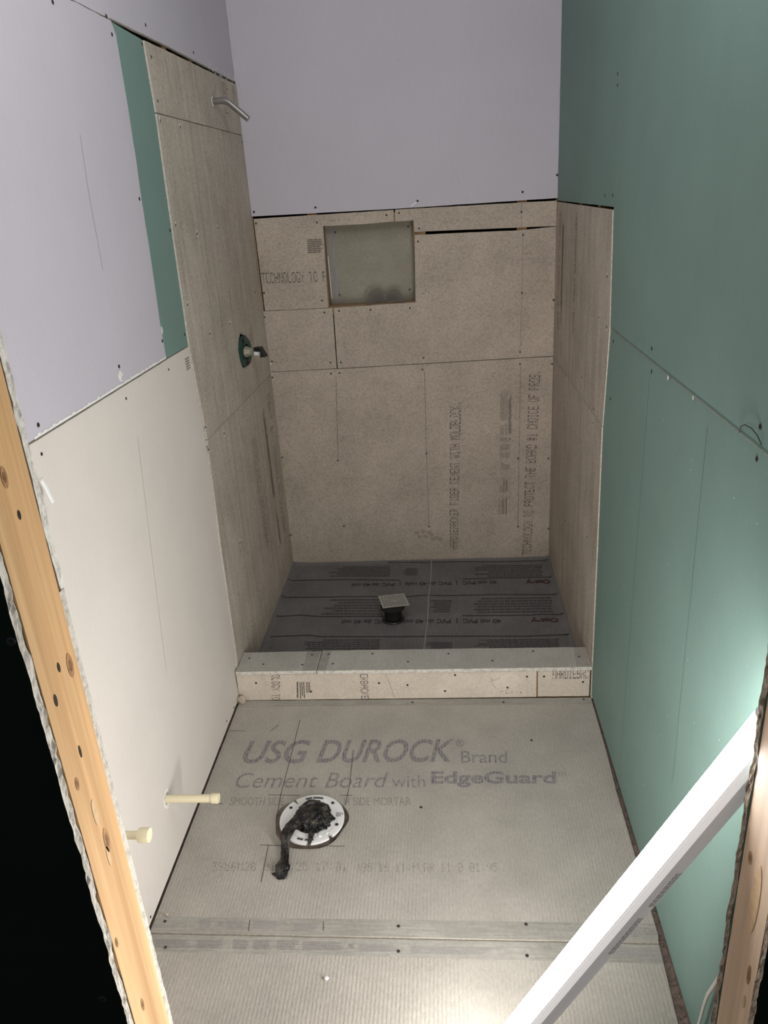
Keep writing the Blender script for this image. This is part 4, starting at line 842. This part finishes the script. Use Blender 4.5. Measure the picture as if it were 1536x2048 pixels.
tiny(mb, 'curb', ((0.210, 0.075), (0.203, 0.005), (0.214, 0.005), (0.221, 0.075)), 1, 'inkc', seed=1, words=(0.05, 0.1))
tiny(mb, 'curb', ((0.221, 0.075), (0.216, 0.005), (0.236, 0.005), (0.240, 0.075)), 3, 'inkc', seed=2, words=(0.1, 0.25)); tiny(mb, 'curb', ((0.244, 0.075), (0.240, 0.025), (0.256, 0.025), (0.259, 0.075)), 3, 'inkc', seed=3, words=(0.1, 0.3))
build_marks(mb, fa)
mb = MB(); slab(mb, 'curb', [(1.0290, 0.1055), (1.1993, 0.1065), (1.2000, 0.003), (1.0305, 0.003)], 'curbfront', 'hedge', seed=42, lift=-0.0005)
fb = mb.build('front_board', cb); screws(fb, 'curb', CB['scrB'], lift=0.0, scale=0.95)
mb = MB(); dots(mb, 'curb', 'HARDIEBAC', ((1.078, 0.074), (1.195, 0.074), (1.195, 0.112), (1.078, 0.112)), 'inkc', skip=0.12, rows=7, lift=0.0002)
build_marks(mb, fb)
mb = MB(); slab(mb, 'curbtop', [(0.0050, -0.0030), (0.0050, 0.1165), (0.2856, 0.1180), (0.2850, -0.0020)], 'rock_top', 'white_edge', seed=43, rough=0.0012, th=0.0125)
lay(mb, 'curbtop', [(0.236, 0.0), (0.281, 0.0), (0.283, 0.1165), (0.236, 0.1165)], 'band', 0.0003); ta = mb.build('top_board', cb)
mb = MB(); slab(mb, 'curbtop', [(0.2885, -0.0030), (0.2895, 0.1210), (0.6699, 0.1195), (1.2045, 0.1160), (1.2040, -0.0030), (0.7, -0.0035)], 'rock_top', 'white_edge', seed=44, rough=0.0012, th=0.0125)
lay(mb, 'curbtop', [(1.155, -0.001), (1.200, -0.001), (1.202, 0.1155), (1.165, 0.1155)], 'band', 0.0003); lay(mb, 'curbtop', [(0.2895, 0.0), (0.318, 0.0), (0.322, 0.118), (0.2905, 0.118)], 'band', 0.0003); tb = mb.build('top_board', cb)
st = [(p[0], p[1]) for p in CB['scrT']]
screws(ta, 'curbtop', [p for p in st if p[0] < 0.286], scale=0.9, lift=0.0008); screws(tb, 'curbtop', [p for p in st if p[0] > 0.29], scale=0.9, lift=0.0008)

# ------------------------------------------------------------------ toilet flange with a bag stuffed in it
fx, fy, fz = 0.3475, -0.5640, 0.021
fl = empty('toilet_flange', (fx, fy, -0.012), 'white round plastic toilet flange screwed over the hole in the floor', 'toilet flange')
RO, RI = 0.0895, 0.052; N = 96
def cutR(a, r):
    return r
mb = MB(); notch = [math.radians(132), math.radians(-47)]
def outer(a):
    for nn in notch:
        d = abs((a-nn+math.pi) % (2*math.pi)-math.pi)
        if d < 0.045: return RO-0.018
    return RO
prof = [(RI, -0.010), (RI, -0.002), (RI+0.004, -0.001), (0.070, -0.001), (0.072, 0.0), (0.084, 0.0), (None, -0.0005), (None, -0.007), (RI+0.006, -0.0075)]
vs, fs = [], []
for i in range(N*2):
    a = math.pi*i/N
    for r, z in prof:
        ro = outer(a); rr_ = ro if r is None else min(r, ro-0.001) if r > 0.06 else r
        vs.append((fx+rr_*math.cos(a), fy+rr_*math.sin(a), fz+z))
k = len(prof)
for i in range(N*2):
    for j in range(k-1): fs.append((i*k+j, ((i+1) % (2*N))*k+j, ((i+1) % (2*N))*k+j+1, i*k+j+1)[::-1])
mb.add(vs, fs, 'pvc'); ring = mb.build('ring', fl)
mb = MB(); mb.tube([(fx, fy, fz-0.034), (fx, fy, fz-0.003)], RI, 'pvc', 48, cap=False); mb.tube([(fx, fy, fz-0.034), (fx, fy, fz-0.0076)], RI+0.006, 'pvc', 48, cap=False); mb.build('hub', fl)
def arcslot(mb, a0, a1, r0, r1, z, mat):
    n = 12; vs = []
    for i in range(n+1):
        a = math.radians(a0+(a1-a0)*i/n)
        for r in (r0, r1): vs.append((fx+r*math.cos(a), fy+r*math.sin(a), z))
    mb.add(vs, [(2*i, 2*i+2, 2*i+3, 2*i+1) if a1 < a0 else (2*i, 2*i+1, 2*i+3, 2*i+2) for i in range(n)], mat)
mb = MB()
for a0, a1 in ((74, 96), (98, 112), (-78, -96), (-99, -112)): arcslot(mb, a0, a1, 0.0735, 0.0805, fz+0.0006, 'pvcslot')
for a, r in ((100, 0.066),): pass
mb.build('bolt_slots', fl)
mb = MB()
for j in range(4):
    for i in range(3): mb.box((fx+0.066+0.005*i, fy+0.006+0.004*j, fz+0.0004), (fx+0.0695+0.005*i, fy+0.0085+0.004*j, fz+0.0008), 'print')
mb.box((fx+0.082, fy+0.012, fz+0.0004), (fx+0.084, fy+0.020, fz+0.0008), 'print'); mb.build('printed_lettering', fl)
for a in (48, 150, -18, ):
    o = bpy.data.objects.new('screw', SM_GREY); COL.objects.link(o); o.parent = fl; o.location = Vector((0.076*math.cos(math.radians(a)), 0.076*math.sin(math.radians(a)), fz+0.0012+0.012)); o.scale = (1.15,)*3
mb = MB(); mb.tube([(fx+0.066*math.cos(math.radians(-62)), fy+0.070*math.sin(math.radians(-62)), fz-0.001), (fx+0.066*math.cos(math.radians(-62)), fy+0.070*math.sin(math.radians(-62)), fz+0.003)], [0.0055, 0.0045], 'pvc', 14); mb.build('cap', fl)

# bag
mb = MB(); bm = bmesh.new(); bmesh.ops.create_icosphere(bm, subdivisions=6, radius=1.0)
def fold(p, s, sd):
    v = 0
    for k, (f, a) in enumerate(((1.6, 0.60), (3.1, 0.42), (6.0, 0.20), (11, 0.07))):
        q = Vector((p.x*f*1.7+sd+k*7, p.y*f*0.7, p.z*f)); v += a*(1-2.8*abs(noise.noise(q)))
    return v*s
vs = []
for v in bm.verts:
    n0 = v.co.copy(); d = fold(n0, 0.26, 3)
    p = n0*(1+d); a = math.atan2(n0.y, n0.x); k = 1+0.13*noise.noise(Vector((math.cos(a)*2, math.sin(a)*2, 5)))
    x, y = p.x*0.047*k, p.y*0.0445*k; rr_ = math.hypot(x, y)
    if rr_ > 0.0600: x, y = x*0.0600/rr_, y*0.0600/rr_
    vs.append(Vector((fx+0.006+x, fy-0.001+y, fz-0.003+max(p.z*0.026, -0.020))))
bm.verts.index_update(); mb.add(vs, [[v.index for v in f.verts] for f in bm.faces], 'bag', True); bm.free()
def rag(mb, pts, ws, hs, seed, n=26):
    """a flattened, pleated twist of plastic following pts"""
    vs, fs = [], []; pts = [Vector(p) for p in pts]; P, Wd, H = [], [], []
    for i in range(len(pts)-1):
        for k in range(8): t = k/8; P.append(pts[i].lerp(pts[i+1], t)); Wd.append(ws[i]*(1-t)+ws[i+1]*t); H.append(hs[i]*(1-t)+hs[i+1]*t)
    P.append(pts[-1]); Wd.append(ws[-1]); H.append(hs[-1])
    for i, p in enumerate(P):
        t = (P[min(i+1, len(P)-1)]-P[max(i-1, 0)]); t.z = 0; t.normalize(); s = Vector((-t.y, t.x, 0))
        for k in range(n):
            a = 2*math.pi*k/n; pl = 1+0.35*noise.noise(Vector((k*0.9, i*0.12, seed)))+0.15*noise.noise(Vector((k*0.5, i*0.5, seed+3)))
            q = p+s*math.cos(a)*Wd[i]*pl+Vector((0, 0, math.sin(a)*H[i]*pl)); vs.append(q)
    for i in range(len(P)-1):
        for k in range(n): fs.append((i*n+k, i*n+(k+1) % n, (i+1)*n+(k+1) % n, (i+1)*n+k))
    mb.add(vs, fs, 'bag', False); mb.add([vs[k] for k in range(n)], [tuple(range(n))], 'bag'); mb.add(vs[-n:], [tuple(range(n))], 'bag')
rag(mb, [(fx-0.014, fy-0.006, fz+0.012), (fx-0.034, fy-0.016, fz+0.013), (fx-0.052, fy-0.040, fz+0.010), (fx-0.060, fy-0.072, fz+0.008), (fx-0.058, fy-0.100, 0.010), (fx-0.053, fy-0.125, 0.010), (fx-0.055, fy-0.160, 0.012), (fx-0.053, fy-0.188, 0.006)],
    [0.014, 0.015, 0.015, 0.014, 0.010, 0.010, 0.018, 0.011], [0.009, 0.009, 0.008, 0.007, 0.006, 0.006, 0.010, 0.005], 1)
rag(mb, [(fx-0.050, fy-0.168, 0.006), (fx-0.066, fy-0.174, 0.004), (fx-0.080, fy-0.170, 0.002)], [0.010, 0.006, 0.002], [0.005, 0.003, 0.001], 5, 14)
rag(mb, [(fx+0.014, fy-0.026, fz+0.010), (fx+0.010, fy-0.052, fz+0.008), (fx+0.008, fy-0.078, fz+0.005), (fx+0.006, fy-0.096, fz-0.003)], [0.010, 0.009, 0.006, 0.004], [0.007, 0.005, 0.004, 0.003], 8, 16)
rag(mb, [(fx+0.012, fy+0.034, fz+0.014), (fx+0.034, fy+0.024, fz+0.015), (fx+0.050, fy-0.004, fz+0.007)], [0.010, 0.013, 0.008], [0.007, 0.008, 0.005], 11, 16)
rag(mb, [(fx-0.036, fy+0.022, fz+0.010), (fx-0.012, fy+0.042, fz+0.014), (fx+0.018, fy+0.046, fz+0.010)], [0.008, 0.011, 0.008], [0.007, 0.008, 0.005], 14, 16)
tag(mb.build('plastic_bag'), 'crumpled black plastic bag stuffed into the toilet flange, one end trailing out', 'bag')

# ------------------------------------------------------------------ supply pipes
def stub(y, z, L, r, label, rc, Lc):
    o = empty('supply_pipe', (0.0, y, z), label, 'pipe', 'capped water pipes on the left wall')
    mb = MB(); mb.tube([(-0.03, y, z), (L-Lc+0.004, y, z+0.002)], r, 'cream', 20); mb.build('pipe', o)
    mb = MB(); mb.tube([(L-Lc, y, z+0.002), (L-Lc+0.004, y, z+0.002), (L-0.002, y, z+0.002), (L, y, z+0.002)], [rc*0.96, rc, rc, rc*0.94], 'cream', 20); mb.build('cap', o, bevel=0.0006)
stub(-0.673, 0.192, 0.139, 0.0105, 'long capped cream pipe sticking out of the cream sheet beside the flange', 0.0132, 0.019)
stub(-1.030, 0.432, 0.128, 0.0085, 'short capped cream pipe peeking past the left door stud', 0.0150, 0.022)

# ------------------------------------------------------------------ shower arm and valve
ay, az = 0.693, 1.922
ar = empty('shower_pipe', (HP, ay, az), 'bent steel shower arm poking out near the top of the left wall', 'shower arm')
pts = [(-0.03, ay, az), (0.035, ay, az)]+[(0.035+0.04*math.sin(a), ay, az-0.04*(1-math.cos(a))) for a in [math.radians(x) for x in (8, 16, 24, 32, 38, 42)]]
e = Vector(pts[-1]); d = Vector((math.cos(math.radians(42)), 0, -math.sin(math.radians(42))))
pts += [tuple(e+d*0.02), tuple(e+d*0.062)]
mb = MB(); mb.tube(pts, 0.0105, 'chrome', 20); mb.build('pipe', ar)
mb = MB(); q = [tuple(e+d*(0.058+0.0014*k)) for k in range(14)]; mb.tube(q, [0.0104 if k % 2 else 0.0094 for k in range(14)], 'chrome', 20); mb.build('threaded_end', ar)
mb = MB(); mb.tube([(HP+0.0006, ay, az), (HP+0.0020, ay, az)], [0.0150, 0.0140], 'gypsumw', 12); mb.build('tape_wrap', ar)

vy, vz = 0.712, 1.078
va = empty('shower_valve', (0, vy, vz), 'dark green shower valve in a rough cut-out of the left wall', 'shower valve')
mb = MB(); mb.tube([(-0.055, vy, vz), (-0.006, vy, vz), (-0.002, vy, vz), (-0.002, vy, vz)], [0.060, 0.060, 0.056, 0.020], 'valveg', 40); mb.build('plaster_guard', va)
mb = MB(); n = 40
for r0, r1, z0, z1 in ((0.0305, 0.0335, 0.0, 0.004),): 
    vs = [(-0.002+zz, vy+r*math.cos(2*math.pi*i/n), vz+r*math.sin(2*math.pi*i/n)) for i in range(n) for r, zz in ((r0, 0), (r0, z1), (r1, z1), (r1, 0))]
    mb.add(vs, [(i*4+j, i*4+j+1, ((i+1) % n)*4+j+1, ((i+1) % n)*4+j) for i in range(n) for j in range(3)], 'valveg')
mb.build('rim', va)
for a in (100, -80):
    c = Vector((-0.0016, vy+0.044*math.cos(math.radians(a)), vz+0.044*math.sin(math.radians(a))))
    mb = MB(); mb.tube([c, c+Vector((0.0008, 0, 0))], 0.0095, 'hole', 18); mb.build('screw_port', va)
mb = MB(); mb.tube([(-0.0016, vy, vz), (-0.0006, vy, vz)], 0.026, 'hole', 24); mb.build('bore', va)
mb = MB(); mb.tube([(-0.001, vy, vz), (0.008, vy, vz), (0.009, vy, vz), (0.040, vy, vz)], [0.021, 0.021, 0.0165, 0.0155], 'brass', 24); mb.build('stem', va)
mb = MB(); mb.tube([(0.038, vy-0.004, vz-0.005), (0.058, vy-0.004, vz-0.006)], [0.0095, 0.0085], 'pvc', 16); mb.build('spindle', va)
mb = MB(); mb.add([(x, vy+y_, vz+z_) for x, y_, z_ in ((0.040,-0.012,0.004),(0.040,0.012,0.004),(0.040,0.012,0.018),(0.040,-0.012,0.018),(0.068,-0.012,0.002),(0.068,0.012,0.002),(0.066,0.012,0.019),(0.066,-0.012,0.019),
   (0.062,-0.012,-0.020),(0.062,0.012,-0.020),(0.086,0.012,-0.018),(0.086,-0.012,-0.018))], [(3,2,1,0),(0,1,9,8) if False else (0,1,5,4),(2,3,7,6),(1,2,6,5),(3,0,4,7),(4,5,9,8),(6,7,11,10),(5,6,10,9),(7,4,8,11),(8,9,10,11)], 'abs'); mb.build('stop_cap', va, bevel=0.001)

va.rotation_euler = (0, 0, math.radians(-13))
# ------------------------------------------------------------------ safety glasses on the niche sill
gx0, gx1, gz = 0.437, 0.592, nz0+0.001
gl = empty('safety_glasses', ((gx0+gx1)/2, D+0.04, gz), 'clear plastic safety glasses lying on the niche sill', 'safety glasses')
mb = MB(); nu, nv = 44, 12; vs = []
for i in range(nu+1):
    s = i/nu; x = gx0+(gx1-gx0)*s
    lobe = max(math.sqrt(max(0, 1-((s-0.27)/0.275)**2))*0.058 if abs(s-0.27) < 0.275 else 0, math.sqrt(max(0, 1-((s-0.74)/0.265)**2))*0.050 if abs(s-0.74) < 0.265 else 0, 0.044*(1-abs(s-0.5)*4) if abs(s-0.5) < .2 else 0)
    for j in range(nv+1):
        t = j/nv; z = gz+lobe*t; y = D+0.030+0.030*(2*s-1)**2*-1+0.012*t*(1-t)+0.018*t
        vs.append((x, y, z))
mb.add(vs, [(i*(nv+1)+j, (i+1)*(nv+1)+j, (i+1)*(nv+1)+j+1, i*(nv+1)+j+1) for i in range(nu) for j in range(nv)], 'clear', True)
lo = mb.build('lens', gl); sd = lo.modifiers.new('s', 'SOLIDIFY'); sd.thickness = 0.0018
mb = MB(); mb.tube([(gx0+0.005, D+0.003, gz+0.006), (gx0+0.010, D-0.002, gz+0.004), (gx0+0.028, D+0.012, gz+0.003), (gx0+0.060, D+0.020, gz+0.004)], [0.003, 0.0035, 0.003, 0.002], 'clear', 10, flat=(0,0,1)); mb.build('temple', gl)
mb = MB(); mb.tube([(gx1-0.075, D+0.010, gz+0.003), (gx1-0.03, D+0.004, gz+0.007), (gx1+0.008, D+0.003, gz+0.010)], [0.003, 0.004, 0.005], 'clear', 10, flat=(0,0,1)); mb.build('temple', gl)

# ------------------------------------------------------------------ opening: studs, ragged drywall edges
def ragged_edge(x, y0, y1, z0, z1, side, mat, seed, amp=0.004, back=0.10, face=None, step=0.008, drift=0.0):
    """a drywall sheet hacked off beside the opening; the broken edge faces the opening (side=+1: towards +x)"""
    mb = MB(); n = int((z1-z0)/step); cols = 5; vs = []
    for i in range(n+1):
        z = z0+(z1-z0)*i/n
        for j in range(cols+1):
            y = y0+(y1-y0)*j/cols; e = 0.5 if j in (0, cols) else 1
            d = amp*(noise.noise(Vector((z*45, j*0.9, seed)))+0.6*noise.noise(Vector((z*140, j*1.7, seed+4))))*1.3
            dd = amp*0.7*noise.noise(Vector((z*14, 0, seed+9)))
            vs.append((x+side*(d*e+dd), y+drift*noise.noise(Vector((z*30, seed, 0))), z))
    f = [(i*(cols+1)+j, i*(cols+1)+j+1, (i+1)*(cols+1)+j+1, (i+1)*(cols+1)+j) for i in range(n) for j in range(cols)]
    mb.add(vs, f if side > 0 else [q[::-1] for q in f], mat)
    for j, flip in ((0, False), (cols, True)):
        w = []
        for i in range(n+1): p = vs[i*(cols+1)+j]; w += [p, (x-side*back, p[1], p[2])]
        g = [(2*i, 2*i+2, 2*i+3, 2*i+1) for i in range(n)]
        mb.add(w, g if (flip != (side < 0)) else [q[::-1] for q in g], face or 'beige')
    return mb
jamb = empty('door_stud', (XL-0.019, (YF+YO)/2, 0), 'knotty orange pine stud on the left of the opening', 'stud')
mb = MB(); ys0, ys1 = YO+T+0.001, YF-T-0.001
mb.box((XL-0.038, ys0, -0.013), (XL, ys1, 2.10), 'pine')
sj = mb.build('timber', jamb)
def knotat(parent, xface, side, y, z, ry, rz, mat='knot', depth=0.0006):
    mb = MB(); n = 16
    vs = [(xface+side*depth, y+ry*math.cos(2*math.pi*k/n), z+rz*math.sin(2*math.pi*k/n)) for k in range(n)]
    if side < 0: vs.reverse()
    mb.add(vs, [tuple(range(n))], mat)
    if mat == 'knot':
        vs = [(xface+side*(depth+0.0003), y+ry*0.45*math.cos(2*math.pi*k/n), z+rz*0.5*math.sin(2*math.pi*k/n)) for k in range(n)]
        if side < 0: vs.reverse()
        mb.add(vs, [tuple(range(n))], 'hole' if rz < 0.007 else 'knotd')
    return mb
KN = [(-1.4032, 1.3376, 0.006, 0.013, 'knot'), (-1.3712, 1.0695, 0.007, 0.018, 'knot'), (-1.3964, 1.0836, 0.003, 0.007, 'hole'), (-1.4202, 1.0517, 0.0035, 0.009, 'hole'), (-1.3985, 0.955, 0.0025, 0.01, 'hole'), (-1.4231, 0.9235, 0.0045, 0.01, 'knot'), (-1.3921, 0.7959, 0.007, 0.021, 'knot'), (-1.3973, 0.7717, 0.004, 0.018, 'smear'), (-1.4014, 0.8546, 0.006, 0.022, 'smear'), (-1.4324, 0.6453, 0.0035, 0.009, 'knot'), (-1.4115, 0.4846, 0.004, 0.013, 'knot'), (-1.3941, 1.2886, 0.003, 0.006, 'hole')]
for y, z, a, b, mt in KN:
    t = knotat(None, XL, 1, y, z, a, b, mt)
    t.build('knot' if mt != 'hole' else 'nail_hole', jamb)
mb = ragged_edge(XL-0.002, YO, YO+T, -0.013, 2.10, 1, 'crumb', 1, 0.0035, 1.15, 'outg', drift=0.002)
o = tag(mb.build('drywall_panel'), 'green outer drywall in painted-in shade left of the opening with a ragged white broken edge', 'drywall')
SURF['outer'] = (lambda u, v, l: Vector((u, YO-l, v)), Vector((0,-1,0)))
screws(o, 'outer', [(0.253, 1.159), (0.234, 0.559)], SM_BLACK, 0.0008, 1.3)
mb = ragged_edge(XL-0.001, YF-T, YF, -0.013, 1.165, 1, 'crumb', 2, 0.0012, XL-0.004, 'beige')
tag(mb.build('drywall_panel'), 'inner drywall edge beside the left door stud, lower piece with a thin grey edge', 'drywall')
mb = ragged_edge(XL+0.001, YF-T, YF, 1.168, 2.10, 1, 'white_edge', 3, 0.0025, XL-0.004, 'purple')
tag(mb.build('drywall_panel'), 'inner drywall edge beside the left door stud, upper piece with torn white paper', 'drywall')

jr = empty('door_stud', (XR+0.019, (YF+YO)/2, 0), 'pale pine stud on the right of the opening with a nail hole', 'stud')
MB().box((XR, ys0, -0.013), (XR+0.038, ys1, 2.10), 'pinep').build('timber', jr)
for y, z, a, b, mt in [(-1.3749, 0.752, 0.006, 0.011, 'knot'), (-1.4224, 0.5901, 0.005, 0.018, 'knot'), (-1.4217, 0.5357, 0.004, 0.012, 'smear'), (-1.4057, 0.7109, 0.012, 0.06, 'smear')]:
    t = knotat(None, XR, -1, y, z, a, b, mt)
    t.build('knot' if mt != 'hole' else 'nail_hole', jr)
mb = ragged_edge(XR-0.002, YF-T, YF, -0.013, 2.10, -1, 'crumbd', 5, 0.0035, W-XR-0.006, 'green', drift=0.002)
tag(mb.build('drywall_panel'), 'inner drywall edge beside the right door stud, broken and brown', 'drywall')
mb = ragged_edge(XR, YO, YO+T, -0.013, 2.10, -1, 'crumbd', 6, 0.003, 1.0, 'outg')
tag(mb.build('drywall_panel'), 'outer drywall right of the opening with a splintered brown edge', 'drywall')

# loose cable end showing past the left stud
mb = MB(); mb.tube([(0.02, -0.916, 1.1644), (0.02, -0.9067, 1.1443), (0.02, -0.9005, 1.1252), (0.02, -0.895, 1.112)], [0.006, 0.0065, 0.0065, 0.006], 'pvc', 14, flat=(0,0,1)); tag(mb.build('cable_end'), 'short white cable end poking out behind the left door stud', 'cable')

# ------------------------------------------------------------------ LED tube lamp leaning in the corner
PB, PT = Vector((0.790, -1.224, 0.034)), Vector((1.1785, -1.3075, 0.920))
ax = (PT-PB).normalized(); mid = (PB+PT)/2
vd = (CAM-mid).normalized(); sv = ax.cross(vd).normalized()
if sv.dot(rt) > 0: sv = -sv
vd2 = ax.cross(sv); vd2 = vd2 if vd2.dot(vd) > 0 else -vd2
em = (sv*math.cos(math.radians(5))+vd2*math.sin(math.radians(5))).normalized(); pe = ax.cross(em).normalized()
R = 0.0300; LEN = (PT-PB).length
lamp = empty('tube_light', PB, 'bright white LED tube light leaning across the lower right corner', 'lamp')
def prism(prof, a, b, mat, smooth=True, closed=False):
    mb = MB(); n = len(prof)
    vs = [PB+ax*t+em*u+pe*w for t in (a, b) for u, w in prof]
    fs = [(i, (i+1) % n, (i+1) % n+n, i+n) for i in range(n if closed else n-1)]
    mb.add(vs, fs, mat, smooth); return mb
A = [math.radians(-74+164*k/36) for k in range(37)]
dif = [(R*math.cos(a), R*math.sin(a)) for a in A]
prism(dif, 0.006, LEN-0.002, 'glow').build('diffuser', lamp)
prof = []
for k in range(49):      # back of the tube, with fine ridges where it meets the lens
    a = math.radians(90.5+195*k/48); rr_ = R*(1.02 if k < 9 and k % 2 == 0 or k > 39 and k % 2 == 0 else 0.985 if k < 9 or k > 39 else 1.0)
    prof.append((rr_*math.cos(a), rr_*math.sin(a)))
prism(prof[:7], 0.006, LEN-0.002, 'lampridge', False).build('ridged_rim', lamp)
prof = prof[6:]
mb = prism(prof, 0.006, LEN-0.002, 'lampbody', True); mb.build('housing', lamp)
capp = [(R*1.01*math.cos(2*math.pi*k/28), R*1.01*math.sin(2*math.pi*k/28)) for k in range(28)]
for a, b in ((0, 0.006), (LEN-0.002, LEN)):
    mb = prism(capp, a, b, 'lampbody', True, True); n = 28
    for t, rev in ((a, True), (b, False)):
        vs = [PB+ax*t+em*u+pe*w for u, w in capp]; mb.add(vs if not rev else vs[::-1], [tuple(range(n))], 'lampbody')
    mb.build('end_cap', lamp)
# rating label: small printing on the housing side that faces the opening
sgn = 1 if pe.dot(vd) > 0 else -1
lb = math.radians(35)
def onback(t, off):
    a = lb+off/R; u, w = -math.cos(a)*R*1.012, math.sin(a)*R*1.012*sgn
    return PB+ax*t+em*u+pe*w
mb = MB(); rnd = random.Random(2)
def lab(t0, t1, o0, o1):
    vs = [onback(t0, o0), onback(t1, o0), onback(t1, o1), onback(t0, o1)]
    nrm = (vs[1]-vs[0]).cross(vs[2]-vs[0]); c = sum(vs, Vector())/4-(PB+ax*((t0+t1)/2))
    mb.add(vs if nrm.dot(c) > 0 else vs[::-1], [(0,1,2,3)], 'print')
for base, ln in ((0.47, 0.10), (0.6, 0.085)):
    for r in range(4):
        t = base
        while t < base+ln: w = rnd.uniform(0.004, 0.012); lab(t, min(t+w, base+ln), -0.006+r*0.003, -0.0045+r*0.003); t += w+0.002
mb.build('rating_label', lamp)

# lamp cord running down beside the right wall
mb = MB(); mb.tube([(1.195, -1.2598, 0.4222), (1.195, -1.2365, 0.3614), (1.195, -1.2146, 0.2942), (1.195, -1.1852, 0.2136), (1.195, -1.1771, 0.1747), (1.195, -1.1697, 0.1218), (1.195, -1.1549, 0.0485)], 0.0042, 'cord', 12, flat=(0,1,0)); tag(mb.build('power_cord'), 'flat white power cord dropping beside the right door stud', 'cord')
